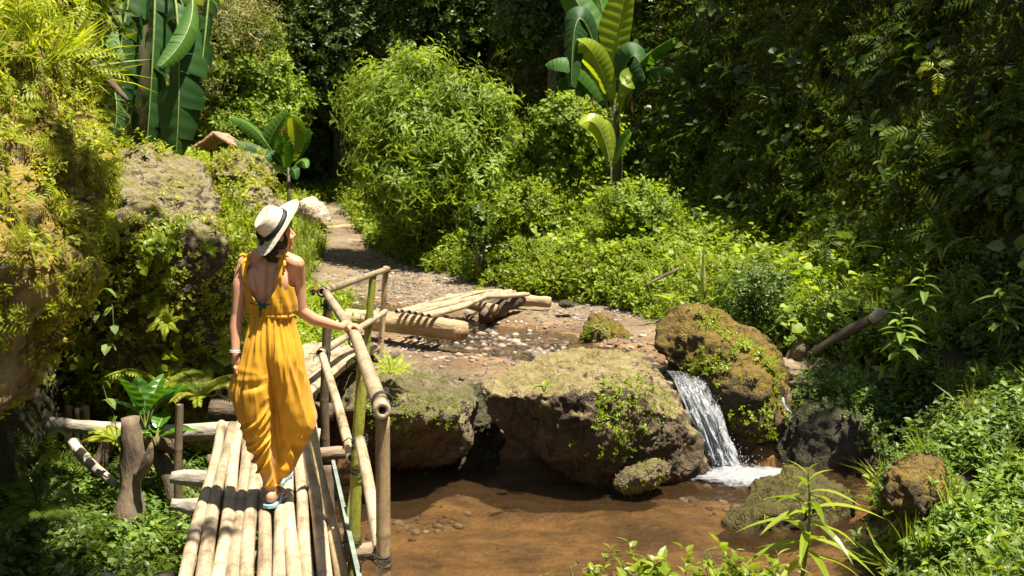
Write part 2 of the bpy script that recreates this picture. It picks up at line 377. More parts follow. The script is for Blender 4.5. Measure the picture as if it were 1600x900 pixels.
wi = np.arange(WX.size).reshape(WX.shape)
wq = lambda i: np.stack([i[:-1, :-1], i[:-1, 1:], i[1:, 1:], i[1:, :-1]], -1).reshape(-1, 4)
water = tag(obj('pool_water', mesh('pool_water', np.stack([WX, WY, WZ], -1).reshape(-1, 3), wq(wi), wp)), kind='structure')
# upper stream: strip that follows the channel
tt = np.linspace(0, len(CH) - 1, 420); ux = np.interp(tt, range(len(CH)), CH[:, 0]); uy = np.interp(tt, range(len(CH)), CH[:, 1])
uw = np.interp(tt, range(len(CH)), CW) * 1.25
dx = np.gradient(ux); dy = np.gradient(uy); L_ = np.hypot(dx, dy); nxv = dy / L_; nyv = -dx / L_
k = np.ones(25) / 25; nxv = np.convolve(np.pad(nxv, 12, 'edge'), k, 'valid'); nyv = np.convolve(np.pad(nyv, 12, 'edge'), k, 'valid')
s = np.linspace(-1, 1, 60)
SX = ux[:, None] + nxv[:, None] * uw[:, None] * s; SY = uy[:, None] + nyv[:, None] * uw[:, None] * s
SZ = zf(np.maximum(SY, 11.35)) - .045 + fbm(p3(SX, SY) * 5, 30, 3) * .010
wi = np.arange(SX.size).reshape(SX.shape)
tag(obj('stream_water', mesh('stream_water', np.stack([SX, SY, SZ], -1).reshape(-1, 3), wq(wi), ws)), kind='structure')
# waterfall: several torn curved sheets and many drops
m, nt, out = mat('falling water'); uva = N(nt, 'ShaderNodeAttribute', attribute_name='flow'); uvb = N(nt, 'ShaderNodeAttribute', attribute_name='cross')
cx = N(nt, 'ShaderNodeCombineXYZ'); nt.links.new(uva.outputs['Fac'], cx.inputs[0]); nt.links.new(uvb.outputs['Fac'], cx.inputs[1])
q = noise(nt, mapped(nt, cx.outputs[0], (9, 20, 1)), 1.0, 6, .7)
thr = math_(nt, 'MULTIPLY', uva.outputs['Fac'], .26)
fo = ramp(nt, math_(nt, 'ADD', q, thr), [(.52, g3(0)), (.74, g3(1))])
tr = N(nt, 'ShaderNodeBsdfTransparent'); tr.inputs[0].default_value = (.88, .88, .88, 1)
gl = N(nt, 'ShaderNodeBsdfGlossy'); gl.inputs['Roughness'].default_value = .08
nb = bump(nt, q, .06, 1.0); nt.links.new(nb, gl.inputs['Normal'])
gt = N(nt, 'ShaderNodeMixShader'); gt.inputs[0].default_value = .22; nt.links.new(tr.outputs[0], gt.inputs[1]); nt.links.new(gl.outputs[0], gt.inputs[2])
wh = N(nt, 'ShaderNodeBsdfPrincipled'); wh.inputs['Base Color'].default_value = (.40, .41, .42, 1); wh.inputs['Roughness'].default_value = .25; nt.links.new(nb, wh.inputs['Normal'])
mx = N(nt, 'ShaderNodeMixShader'); nt.links.new(math_(nt, 'MULTIPLY', fo, .92), mx.inputs[0]); nt.links.new(gt.outputs[0], mx.inputs[1]); nt.links.new(wh.outputs[0], mx.inputs[2])
nt.links.new(mx.outputs[0], out.inputs[0]); M['fall'] = m
m, nt, out = mat('spray drops'); prin(nt, out, (.55, .56, .58), .15, None, .6); M['drop'] = m
m, nt, out = mat('foam'); geo = N(nt, 'ShaderNodeNewGeometry'); co = geo.outputs['Position']
fa = N(nt, 'ShaderNodeAttribute', attribute_name='foam').outputs['Fac']
q = noise(nt, mapped(nt, co, (9, 16, 9)), 1.0, 6, .7)
f = ramp(nt, math_(nt, 'ADD', q, math_(nt, 'SUBTRACT', math_(nt, 'MULTIPLY', fa, .75), .45)), [(.42, g3(0)), (.68, g3(1))])
tr = N(nt, 'ShaderNodeBsdfTransparent'); wh = N(nt, 'ShaderNodeBsdfPrincipled'); wh.inputs['Base Color'].default_value = (.30, .31, .32, 1); wh.inputs['Roughness'].default_value = .4
nt.links.new(bump(nt, q, .05, 1), wh.inputs['Normal'])
mx = N(nt, 'ShaderNodeMixShader'); nt.links.new(math_(nt, 'MULTIPLY', f, .9), mx.inputs[0]); nt.links.new(tr.outputs[0], mx.inputs[1]); nt.links.new(wh.outputs[0], mx.inputs[2]); nt.links.new(mx.outputs[0], out.inputs[0]); M['foam'] = m
# left and right edges of the fall, from lip to foot
LE = [P(1040, 578, 11.25), P(1052, 592, 10.95), P(1072, 635, 10.72), P(1098, 690, 10.5), P(1116, 742, 10.35)]
RE = [P(1098, 580, 11.25), P(1108, 592, 10.98), P(1120, 630, 10.76), P(1138, 680, 10.55), P(1160, 733, 10.4)]
fl = thing('waterfall', tuple(P(1140, 740, 10.4)), 'narrow white waterfall pouring between two boulders into the pool', 'waterfall')
del fl['category'], fl['label']; bpy.data.objects.remove(fl)
fall_v = []; fall_f = []; fa_ = []; fb_ = []; nn = 0
rng = np.random.default_rng(5)
for lay in range(4):
    u = np.linspace(0, 1, 90); v = np.linspace(0, 1, 36)
    tk = np.linspace(0, 1, len(LE))
    Lp = np.stack([np.interp(u, tk, [p[i] for p in LE]) for i in range(3)], -1); Rp = np.stack([np.interp(u, tk, [p[i] for p in RE]) for i in range(3)], -1)
    for arr in (Lp, Rp):
        kk = np.ones(11) / 11
        for i in range(3): arr[:, i] = np.convolve(np.pad(arr[:, i], 5, 'edge'), kk, 'valid')
    U, Vv = np.meshgrid(u, v, indexing='ij')
    Q = Lp[:, None] * (1 - Vv[..., None]) + Rp[:, None] * Vv[..., None]
    Q[..., 1] -= (np.sin(Vv * np.pi) * .10 + lay * .025 - .05) * (.4 + U)
    dd = fbm(p3(U * 7 + lay * 9, Vv * 16), 40 + lay, 4) * (.02 + .05 * U)
    Q[..., 1] -= dd; Q[..., 0] += fbm(p3(U * 5, Vv * 9 + lay * 4), 50 + lay, 3) * .03 * U
    ii = np.arange(U.size).reshape(U.shape) + nn; nn += U.size
    fall_v.append(Q.reshape(-1, 3)); fall_f.append(wq(ii)); fa_.append(U.ravel() + lay * 3.7 * 0); fb_.append(Vv.ravel() + lay * 2.3)
fall = obj('waterfall', mesh('waterfall', np.concatenate(fall_v), np.concatenate(fall_f), M['fall'], True, {'flow': np.concatenate(fa_), 'cross': np.concatenate(fb_)}))
tag(fall, kind='structure')
ico = bmesh.new(); bmesh.ops.create_icosphere(ico, subdivisions=1, radius=1); IV = np.array([v.co[:] for v in ico.verts]); IF = np.array([[v.index for v in f.verts] for f in ico.faces]); ico.free()
def drops(n, seed):
    rg = np.random.default_rng(seed); u = rg.random(n) ** .6; v = rg.random(n)
    tk = np.linspace(0, 1, len(LE))
    c = np.stack([np.interp(u, tk, [p[i] for p in LE]) * (1 - v) + np.interp(u, tk, [p[i] for p in RE]) * v for i in range(3)], -1)
    c += rg.normal(0, 1, (n, 3)) * (np.array([.035, .05, .03]) * (.3 + u[:, None] * 1.2)); c[:, 1] -= .06
    k = rg.random(n) < .35
    a = rg.random(n) * 6.28; r = rg.random(n) ** .7 * .45
    c[k] = np.stack([2.2 + np.cos(a) * r, 10.25 + np.sin(a) * r * .8 , POOLZ + .02 + rg.random(n) ** 3 * .22], -1)[k]
    return c, rg.uniform(.0018, .0045, n)
c, r = drops(1100, 8)
Vd = (IV[None] * r[:, None, None] * np.array([1, 1, 2.4]) + c[:, None]).reshape(-1, 3); Fd = (IF[None] + np.arange(len(c))[:, None, None] * len(IV)).reshape(-1, 3)
tag(obj('water_spray', mesh('water_spray', Vd, Fd, M['drop'])), kind='stuff')
# foam patch
fx = np.arange(1.4, 3.7, .03); fy = np.arange(9.0, 10.9, .03); FX, FY = np.meshgrid(fx, fy)
dcen = np.hypot((FX - 2.36) / .82, (FY - 10.02) / .52)
trail = np.exp(-((FX - 2.45) / .8) ** 2 - ((FY - 9.8) / .45) ** 2)
fo_ = np.clip(1.1 - dcen, 0, 1) + trail * .30
FZ = POOLZ + .018 + np.clip(1 - dcen, 0, 1) * .07 + fbm(p3(FX, FY) * 9, 60, 3) * .03 * np.clip(1.3 - dcen, 0, 1)
tag(obj('foam', mesh('foam', np.stack([FX, FY, FZ], -1).reshape(-1, 3), wq(np.arange(FX.size).reshape(FX.shape)), M['foam'], True, {'foam': fo_.ravel()})), kind='stuff')
# pebbles
def blob(n, seed):
    return IV * (1 + .25 * vn(IV * 1.7 + seed, seed)[:, None])
def pebbles(pos, rad, seed):
    rg = np.random.default_rng(seed); n = len(pos)
    a = rg.random(n) * 6.28; s_ = np.stack([rg.uniform(.7, 1.3, n), rg.uniform(.7, 1.2, n), rg.uniform(.35, .7, n)], -1) * rad[:, None]
    V = []
    for k in range(4):
        B = blob(0, k + 3); sel = np.arange(n) % 4 == k
        q = B[None] * s_[sel][:, None]; ca = np.cos(a[sel])[:, None]; sa = np.sin(a[sel])[:, None]
        q = np.stack([q[..., 0] * ca - q[..., 1] * sa, q[..., 0] * sa + q[..., 1] * ca, q[..., 2]], -1) + pos[sel][:, None]
        V.append(q.reshape(-1, 3))
    V = np.concatenate(V); F = (IF[None] + np.arange(n)[:, None, None] * len(IV)).reshape(-1, 3)
    return V, F
m, nt, out = mat('pebbles'); geo = N(nt, 'ShaderNodeNewGeometry')
prin(nt, out, mixc(nt, 1., ramp(nt, geo.outputs['Random Per Island'], [(0, (.05, .042, .035)), (.4, (.13, .10, .08)), (.65, (.22, .18, .135)), (.85, (.24, .15, .09)), (1, (.38, .34, .28))]), ramp(nt, noise(nt, geo.outputs['Position'], 40), [(.3, g3(.7)), (.7, g3(1.3))]), 'MULTIPLY'), .75, None, .4); M['pebble'] = m
rg = np.random.default_rng(77)
x = rg.uniform(-5.5, 3.4, 60000); y = rg.uniform(11.3, 26, 60000)
den = np.clip(fbm(p3(x, y) * .8, 70, 3) + .25, 0, 1) + .6 * np.exp(-((chan(x, y) - 1.15) / .35) ** 2)
ok = (rg.random(60000) < den * .36) & (veg(x, y) < .4) & in_view(p3(x, y, H(x, y, False)), 60)
x, y = x[ok], y[ok]; z = H(x, y); r = .012 + rg.random(len(x)) ** 3 * .05
V, F = pebbles(p3(x, y, z), r, 1)
tag(obj('gravel', mesh('gravel', V, F, M['pebble'])), kind='stuff')

# a few stones breaking the stream's surface
rg = np.random.default_rng(79); n = 900; t_ = rg.uniform(1.5, len(CH) - 1.2, n); o_ = rg.normal(0, .55, n)
x = np.interp(t_, range(len(CH)), CH[:, 0]) + o_ * .6; y = np.interp(t_, range(len(CH)), CH[:, 1]) + o_ * .7
V, F = pebbles(p3(x, y, zf(np.maximum(y, 11.3)) - .06), .02 + rg.random(n) ** 3 * .07, 2); tag(obj('gravel', mesh('gravel', V, F, M['pebble'])), kind='stuff')

n = 1500; x = rg.uniform(-1.6, 3.2, n); y = rg.uniform(6.2, 10.6, n); k = rg.random(n) < np.clip(.25 + fbm(p3(x, y) * .9, 98, 2), 0, 1); x, y = x[k], y[k]
V, F = pebbles(p3(x, y, H(x, y) + .005), .012 + rg.random(len(x)) ** 4 * .07, 5); tag(obj('gravel', mesh('gravel', V, F, M['pebble'])), kind='stuff')
# ================================================================ boulders
def rock(name, pts, material, label, seed=1, sub=6, amp=.07, sm=6, fine=.02, cat='boulder', group=None, crack=.0):
    pts = [Vector(p) for p in pts]; c = sum(pts, Vector()) / len(pts)
    bm = bmesh.new()
    for p in pts: bm.verts.new(p)
    bmesh.ops.convex_hull(bm, input=bm.verts)
    bmesh.ops.delete(bm, geom=[v for v in bm.verts if not v.link_faces], context='VERTS')
    bvh = BVHTree.FromBMesh(bm); bm.free()
    b2 = bmesh.new(); bmesh.ops.create_icosphere(b2, subdivisions=sub, radius=1)
    for v in b2.verts:
        d = v.co.normalized(); h = bvh.ray_cast(c, d)
        v.co = (h[0] - c) if h[0] else d * .1
    for _ in range(sm): bmesh.ops.smooth_vert(b2, verts=b2.verts, factor=.5, use_axis_x=True, use_axis_y=True, use_axis_z=True)
    b2.normal_update()
    V = np.array([v.co[:] for v in b2.verts]); Nn = np.array([v.normal[:] for v in b2.verts]); F = np.array([[v.index for v in f.verts] for f in b2.faces]); b2.free()
    size = np.ptp(V, axis=0).max()
    q = V / size * 3.0
    d = fbm(q * 1.1, seed, 3) * amp * 1.1 + (np.abs(fbm(q * 2.6 + 5, seed + 7, 4)) - .35) * -amp * .9
    d = d + fbm(q * 9, seed + 20, 4, .6) * fine
    if crack: d = d - crack * np.exp(-(vn(q * 1.8 + 3, seed + 30) / .05) ** 2)
    if sub >= 6: d = d + (np.abs(fbm(q * 14 + 3, seed + 50, 3, .6)) - .3) * -fine * .9
    V = V + Nn * d[:, None]
    o = obj(name, mesh(name, V, F, material), None, Matrix.Translation(c))
    tag(o, label, cat, group); return o
B = {}
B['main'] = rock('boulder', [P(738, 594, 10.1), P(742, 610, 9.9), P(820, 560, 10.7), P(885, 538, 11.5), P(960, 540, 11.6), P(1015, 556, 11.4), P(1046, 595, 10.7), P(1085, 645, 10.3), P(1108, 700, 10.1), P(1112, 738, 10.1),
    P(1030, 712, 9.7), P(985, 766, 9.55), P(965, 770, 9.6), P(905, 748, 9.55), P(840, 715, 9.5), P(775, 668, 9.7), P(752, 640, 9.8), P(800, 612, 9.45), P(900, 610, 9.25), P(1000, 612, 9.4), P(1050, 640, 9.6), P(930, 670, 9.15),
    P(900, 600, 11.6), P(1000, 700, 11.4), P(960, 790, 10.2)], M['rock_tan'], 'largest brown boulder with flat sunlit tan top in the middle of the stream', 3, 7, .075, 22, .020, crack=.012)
B['left'] = rock('boulder', [P(560, 590, 9.6), P(620, 578, 10.6), P(690, 583, 10.9), P(735, 596, 10.6), P(745, 640, 9.9), P(738, 690, 9.9), P(700, 722, 10), P(600, 730, 9.8), P(540, 720, 9.5), P(530, 640, 9.2), P(600, 640, 8.95), P(680, 650, 9.1), P(700, 640, 9.3),
    P(600, 660, 11), P(700, 660, 11.2), P(620, 700, 9.3), P(500, 640, 9.8), P(480, 700, 10.2)], M['rock'], 'low flat topped boulder behind the bamboo posts with green tufts on its dark front', 9, 6, .08, 6, .02)
B['right'] = rock('boulder', [P(1020, 545, 11.5), P(1030, 510, 11.7), P(1060, 478, 11.9), P(1090, 466, 12.0), P(1140, 490, 11.9), P(1190, 530, 11.7), P(1232, 575, 11.4), P(1238, 620, 11.2), P(1225, 690, 11), P(1160, 720, 10.9), P(1110, 640, 10.85), P(1085, 590, 11.1), P(1100, 520, 11.2), P(1160, 560, 10.9), P(1190, 620, 10.6), P(1170, 730, 11), P(1060, 600, 12.2), P(1200, 560, 12.8), P(1100, 520, 13)], M['rock_moss'], 'tall ochre mossy boulder leaning over the right side of the waterfall', 14, 6, .10, 6, .022)
B['dark'] = rock('boulder', [P(1235, 600, 11.6), P(1290, 575, 11.8), P(1370, 580, 11.6), P(1405, 640, 11.2), P(1390, 720, 10.4), P(1330, 765, 10.2), P(1240, 750, 10.4), P(1200, 700, 10.9), P(1260, 650, 10.6), P(1330, 640, 10.4), P(1300, 640, 12.5), P(1400, 700, 12)], M['rock_dark'], 'big dark shaded boulder right of the waterfall under overhanging weeds', 21, 6, .1, 6, .02)
B['low'] = rock('boulder', [P(1120, 826, 8.6), P(1130, 800, 8.7), P(1180, 752, 9.2), P(1230, 724, 9.5), P(1280, 732, 9.5), P(1325, 765, 9.2), P(1335, 800, 8.9), P(1290, 835, 8.5), P(1210, 850, 8.3), P(1150, 845, 8.4), P(1210, 790, 8.4), P(1270, 780, 8.5), P(1230, 800, 9.9), P(1320, 800, 9.8)], M['rock_green'], 'low rounded green mossy boulder at the near end of the waterfall pool', 27, 6, .06, 8, .016)
B['small'] = rock('boulder', [P(903, 534, 14.2), P(912, 505, 14.5), P(928, 489, 14.6), P(960, 500, 14.5), P(985, 518, 14.4), P(988, 530, 14.2), P(940, 540, 13.9), P(930, 512, 14.0), P(950, 520, 15), P(985, 528, 15)], M['rock_moss'], 'small mossy rock standing alone on the gravel behind the largest boulder', 31, 5, .05, 4, .015, cat='rock')
B['foot'] = rock('boulder', [P(975, 735, 9.35), P(1000, 722, 9.4), P(1035, 715, 9.4), P(1050, 740, 9.4), P(1020, 765, 9.3), P(975, 775, 9.25), P(955, 760, 9.3), P(1000, 745, 9.1), P(1010, 760, 9.9)], M['rock'], 'grey-brown knob of rock at the front foot of the largest boulder', 35, 5, .03, 5, .012, cat='rock')
B['r1'] = rock('boulder', [P(1372, 770, 7.6), P(1388, 730, 7.7), P(1430, 704, 7.9), P(1470, 716, 7.9), P(1482, 765, 7.6), P(1450, 810, 7.3), P(1390, 810, 7.3), P(1425, 750, 7.2), P(1420, 770, 8.3)], M['rock_moss'], 'brown mossy rock half sunk in the weeds on the right bank', 41, 5, .05, 5, .015, cat='rock')
B['r2'] = rock('boulder', [P(1228, 560, 12.6), P(1235, 530, 12.8), P(1260, 520, 13), P(1282, 535, 12.8), P(1285, 565, 12.6), P(1255, 575, 12.4), P(1255, 545, 12.3), P(1260, 560, 13.4)], M['rock'], 'squarish brown stone wedged behind the ochre mossy boulder', 44, 5, .04, 4, .012, cat='rock')
B['r3'] = rock('boulder', [P(1188, 548, 12.9), P(1195, 535, 13), P(1215, 538, 13), P(1222, 552, 12.8), P(1205, 562, 12.7), P(1205, 548, 12.6), P(1208, 552, 13.3)], M['rock_pale'], 'small grey stone beside the squarish brown stone behind the mossy boulder', 45, 4, .03, 3, .01, cat='rock')
B['r4'] = rock('boulder', [P(1470, 655, 9.5), P(1540, 610, 10), P(1620, 612, 10), P(1660, 660, 9.6), P(1600, 700, 9.2), P(1500, 690, 9.2), P(1560, 650, 9.1), P(1560, 650, 10.6)], M['rock_dark'], 'dark flat rock in shade at the right edge above the weeds', 47, 5, .05, 5, .015, cat='rock')
B['pale'] = rock('boulder', [P(461, 332, 29), P(466, 313, 29.3), P(485, 307, 29.5), P(505, 318, 29.3), P(519, 340, 29), P(514, 356, 28.8), P(478, 356, 28.7), P(478, 320, 28.6), P(490, 330, 30.2)], M['rock_pale2'], 'pale wedge shaped rock beside the path behind the hat', 51, 5, .05, 3, .02, cat='rock')
B['p2'] = rock('boulder', [P(506, 310, 35), P(520, 298, 35.3), P(548, 299, 35.3), P(558, 309, 35), P(540, 320, 34.6), P(515, 320, 34.6), P(530, 306, 36)], M['rock'], 'flat brown stone making a step at the top of the path', 53, 5, .05, 3, .02, cat='rock')
B['p3'] = rock('boulder', [P(516, 338, 32), P(530, 326, 32.3), P(552, 328, 32.2), P(556, 340, 32), P(535, 348, 31.7), P(535, 334, 32.8)], M['rock'], 'low brown stone on the path above the log step', 54, 5, .05, 3, .02, cat='rock')
B['mound'] = rock('boulder', [P(318, 290, 19), P(330, 250, 19.4), P(370, 235, 19.6), P(412, 250, 19.4), P(425, 290, 19), P(370, 320, 18.6), P(340, 270, 18.5), P(395, 275, 18.5), P(370, 280, 21), P(320, 330, 19), P(420, 330, 19)], M['rock_ledge'], 'rounded mossy mound of rock below the thatched roof', 56, 6, .10, 6, .03)
B['mound2'] = rock('boulder', [P(345, 345, 15), P(370, 300, 15.3), P(410, 290, 15.6), P(445, 320, 15.4), P(450, 380, 15), P(400, 400, 14.6), P(380, 330, 14.6), P(430, 340, 14.8), P(410, 350, 17), P(350, 400, 15), P(445, 420, 15)], M['rock_ledge'], 'mossy lump of rock on the left bank directly behind the hat', 57, 6, .10, 6, .03)
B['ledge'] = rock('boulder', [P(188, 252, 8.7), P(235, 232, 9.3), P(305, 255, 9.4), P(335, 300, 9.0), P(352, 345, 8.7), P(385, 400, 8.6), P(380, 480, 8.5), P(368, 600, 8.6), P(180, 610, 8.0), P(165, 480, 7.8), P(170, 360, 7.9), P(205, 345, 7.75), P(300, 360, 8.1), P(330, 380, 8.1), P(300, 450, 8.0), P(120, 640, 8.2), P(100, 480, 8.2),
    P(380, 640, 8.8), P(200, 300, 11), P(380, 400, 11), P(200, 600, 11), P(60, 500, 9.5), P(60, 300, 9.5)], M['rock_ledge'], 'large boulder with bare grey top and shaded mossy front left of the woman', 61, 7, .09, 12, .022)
B['over'] = rock('boulder', [P(150, 430, 4.9), P(180, 340, 5.3), P(160, 240, 5.8), P(100, 120, 6.4), P(112, 540, 4.72), P(62, 622, 4.45), P(5, 668, 4.2), P(-150, 660, 3.9), P(-20, 560, 4.1), P(60, 480, 4.35), P(60, 420, 4.25), P(100, 330, 4.6), P(60, 200, 4.9), P(-20, 400, 4.0), P(-160, 300, 3.8), P(-220, 60, 4.4), P(0, 40, 5.4),
    Vector((-5.5, 5.2, 3.2)), Vector((-5.5, 5.2, .6)), Vector((-4.6, 8.0, 3.0)), Vector((-4.5, 7.6, .9)), Vector((-3.6, 7.2, .8)), Vector((-4.6, 3.6, 1)), Vector((-4.6, 3.6, 3))], M['rock_bank'], 'huge overhanging rock at the left edge with golden moss underneath and ferns above', 67, 7, .14, 7, .03)

B['wedge'] = rock('boulder', [P(680, 596, 11), P(760, 600, 10.9), P(790, 690, 10.7), P(770, 750, 10.5), P(720, 752, 10.35), P(670, 740, 10.4), P(725, 640, 10.4), P(720, 650, 11.6)], M['rock_dark'], 'dark wet filler stone added to darken the gap between the low boulder and the largest boulder', 71, 6, .05, 4, .02)  # filler rock added so the gap shows as a dark, shaded crevice
B['stone1'] = rock('boulder', [P(480, 455, 16.6), P(487, 445, 16.7), P(500, 446, 16.7), P(505, 456, 16.5), P(492, 462, 16.4), P(492, 452, 16.2)], M['rock_moss'], 'small mossy stone on the left edge of the gravel beside her shoulder', 73, 4, .02, 3, .01)
B['stone2'] = rock('boulder', [P(868, 470, 16.5), P(885, 466, 16.6), P(905, 474, 16.4), P(900, 482, 16.2), P(875, 482, 16.2), P(888, 474, 16)], M['rock_dark'], 'small dark stone on the gravel past the far end of the raft of poles', 74, 4, .02, 3, .01)
# ================================================================ plants: templates
def leaf_t(L=1., W=.4, droop=.25, fold=.2, hi=True):
    "one leaf from the origin along +Y, face up +Z"
    if hi:
        t = np.array([.3, .66]); hw = np.array([.5, .40]) * W
        v = [(0, 0, 0)]
        for a, b in zip(t, hw):
            z = -droop * a * a
            v += [(-b, a, z + fold * b), (0, a, z), (b, a, z + fold * b)]
        v += [(0, 1, -droop)]
        f = [(0, 2, 1), (0, 3, 2), (1, 2, 5), (1, 5, 4), (2, 3, 6), (2, 6, 5), (4, 5, 7), (5, 6, 7)]
    else:
        v = [(0, 0, 0), (-W / 2, .42, fold * W / 2 - droop * .18), (0, .5, -droop * .25), (W / 2, .42, fold * W / 2 - droop * .18), (0, 1, -droop)]
        f = [(0, 2, 1), (0, 3, 2), (1, 2, 4), (2, 3, 4)]
    return np.array(v) * L, np.array(f)
def rotm(az, tilt, roll=0):
    "leaf frame: +Y turned to azimuth az, raised by tilt"
    return np.array(Matrix.Rotation(az, 3, 'Z') @ Matrix.Rotation(tilt, 3, 'X') @ Matrix.Rotation(roll, 3, 'Y'))
def sprig_t(seed, n=12, h=1., L=.35, W=.4, droop=.3, tilt=.3, bend=.35, hi=True, opp=False, stem=True, top=.15, size=(1., .6)):
    "stem up +Z with leaves"
    r = random.Random(seed); mb = MB()
    path = lambda t: np.array([bend * h * t * t, 0, h * t * (1 - .25 * bend * t)])
    az = r.random() * 6
    for k in range(n):
        t = top + (1 - top) * (k // 2 * 2 if opp else k) / max(1, n - 1); az += 2.4 if not opp else (math.pi if k % 2 else math.pi / 2 + .2)
        ls = L * (size[0] * (1 - t) + size[1] * t) * r.uniform(.8, 1.2)
        v, f = leaf_t(ls, W * r.uniform(.85, 1.15), droop * r.uniform(.5, 1.5), .25, hi)
        v = v @ rotm(az, tilt * r.uniform(.3, 1.6) + .5 * t, r.uniform(-.4, .4)).T + path(t)
        mb.add(v, f)
    if stem:
        pts = [path(t) for t in np.linspace(0, 1, 4)]
        mb.add(*tube(pts, np.linspace(.014, .005, 4) * h, 3, False))
    return mb.get()
def fern_t(seed, nf=8, L=1., pin=13, arch=.75, lift=1.0, hi=False):
    r = random.Random(seed); mb = MB()
    for q in range(nf):
        az = q / nf * 6.283 + r.uniform(-.3, .3); fl = L * r.uniform(.7, 1.1); a0 = lift * r.uniform(.7, 1.15)
        mb.add(*_frond(r, fl, pin, az, a0, arch * r.uniform(.7, 1.3), hi))
    return mb.get()
def _frond(r, fl, pin, az, a0, arch, hi=False):
    mb = MB(); path = []; p = np.zeros(3); ang = a0; n = pin + 3
    for k in range(n):
        path.append(p.copy()); p = p + np.array([0, math.cos(ang), math.sin(ang)]) * fl / n; ang -= arch * 1.6 / n
    path = np.array(path); Rz = rotm(az, 0)
    for k in range(2, n):
        t = k / (n - 1); w_ = fl * .27 * (math.sin(min(1, t * 1.25 + .12) * math.pi * .80) ** .8) * (1 - t * .35) if k < n - 1 else fl * .1
        d = path[k] - path[k - 1]; d /= np.linalg.norm(d); el = math.atan2(d[2], d[1])
        for s_ in (-1, 1):
            v, f = leaf_t(w_ * r.uniform(.9, 1.1), .27, .12, .15, hi)
            v = v @ rotm(-s_ * (1.18 - .35 * t), -.12).T; v = v @ np.array(Matrix.Rotation(el, 3, 'X')).T
            mb.add((v + path[k]) @ Rz.T, f)
    mb.add(*(lambda V, F: (V @ Rz.T, F))(*tube(path[::3], np.linspace(.008, .002, len(path[::3])) * fl * 1.3, 3, False)))
    return mb.get()
def grass_t(seed, n=14, h=1., W=.035, spread=.5):
    r = random.Random(seed); mb = MB()
    for k in range(n):
        az = r.random() * 6.28; L = h * r.uniform(.5, 1.1); b = r.uniform(.15, 1.0) * spread; pts = []
        for t in (0, .35, .7, 1):
            pts.append((0, b * L * t * t, L * t * (1 - .3 * b * t)))
        v = []
        for (x, y, z), w_ in zip(pts, (W, W * .9, W * .6, 0)): v += [(-w_ * h / 2, y, z), (w_ * h / 2, y, z)]
        v = np.array(v) @ rotm(az, 0).T + np.array([r.uniform(-.07, .07) * h, r.uniform(-.07, .07) * h, 0])
        mb.add(v, np.array([(0, 1, 3), (0, 3, 2), (2, 3, 5), (2, 5, 4), (4, 5, 7)]))
    return mb.get()
def frames(up, rg, jitter=.25):
    "random spin frames with local +Z near UP"
    n = len(up); u = up + rg.normal(0, jitter, (n, 3)); u /= np.linalg.norm(u, axis=1)[:, None]
    a = rg.normal(0, 1, (n, 3)); x = a - (a * u).sum(1)[:, None] * u; x /= np.linalg.norm(x, axis=1)[:, None]
    y = np.cross(u, x); return np.stack([x, y, u], -1)
def scatter(tmps, pos, up, scale, rg, jitter=.25):
    "instances of the templates as one V,F"
    n = len(pos); Fm = frames(up, rg, jitter); which = rg.integers(0, len(tmps), n); Vs = []; Fs = []; off = 0
    for k, (tv, tf) in enumerate(tmps):
        s_ = which == k
        if not s_.any(): continue
        V = np.einsum('nij,vj->nvi', Fm[s_] * scale[s_][:, None, None], tv) + pos[s_][:, None]
        F = tf[None] + (np.arange(s_.sum()) * len(tv))[:, None, None] + off; off += V.shape[0] * V.shape[1]
        Vs.append(V.reshape(-1, 3)); Fs.append(F.reshape(-1, 3))
    return np.concatenate(Vs), np.concatenate(Fs)
def hn(x, y, e=.12):
    dx = (H(x + e, y, False) - H(x - e, y, False)) / (2 * e); dy = (H(x, y + e, False) - H(x, y - e, False)) / (2 * e)
    n = np.stack([-dx, -dy, np.ones_like(dx)], -1); return n / np.linalg.norm(n, axis=1)[:, None], np.sqrt(1 + dx * dx + dy * dy)
def ground_pts(n, box, dens, seed, margin=160, slopew=True):
    rg = np.random.default_rng(seed); x = rg.uniform(box[0], box[1], n); y = rg.uniform(box[2], box[3], n)
    nr, st = hn(x, y); wgt = dens(x, y) * (np.minimum(st, 4) / 4 if slopew else 1)
    ok = rg.random(n) < wgt; x, y, nr = x[ok], y[ok], nr[ok]; z = H(x, y, False); p = p3(x, y, z)
    sx_, sy_, _ = proj(p); bare = (sx_ > 175) & (sx_ < 345) & (sy_ > 235) & (sy_ < 420) & (y < 10.5) & (x < 0)   # the bare slab stays bare
    p, nr, x, y = p[~bare], nr[~bare], x[~bare], y[~bare]
    ok = in_view(p, margin); return p[ok], nr[ok], rg
def mixup(n, up=.6):
    u = n * (1 - up) + np.array([0, 0, up]); return u / np.linalg.norm(u, axis=1)[:, None]
def stuff(name, V, F, mt, label=None):
    o = obj(name, mesh(name, V, F, mt, False)); tag(o, kind='stuff'); return o
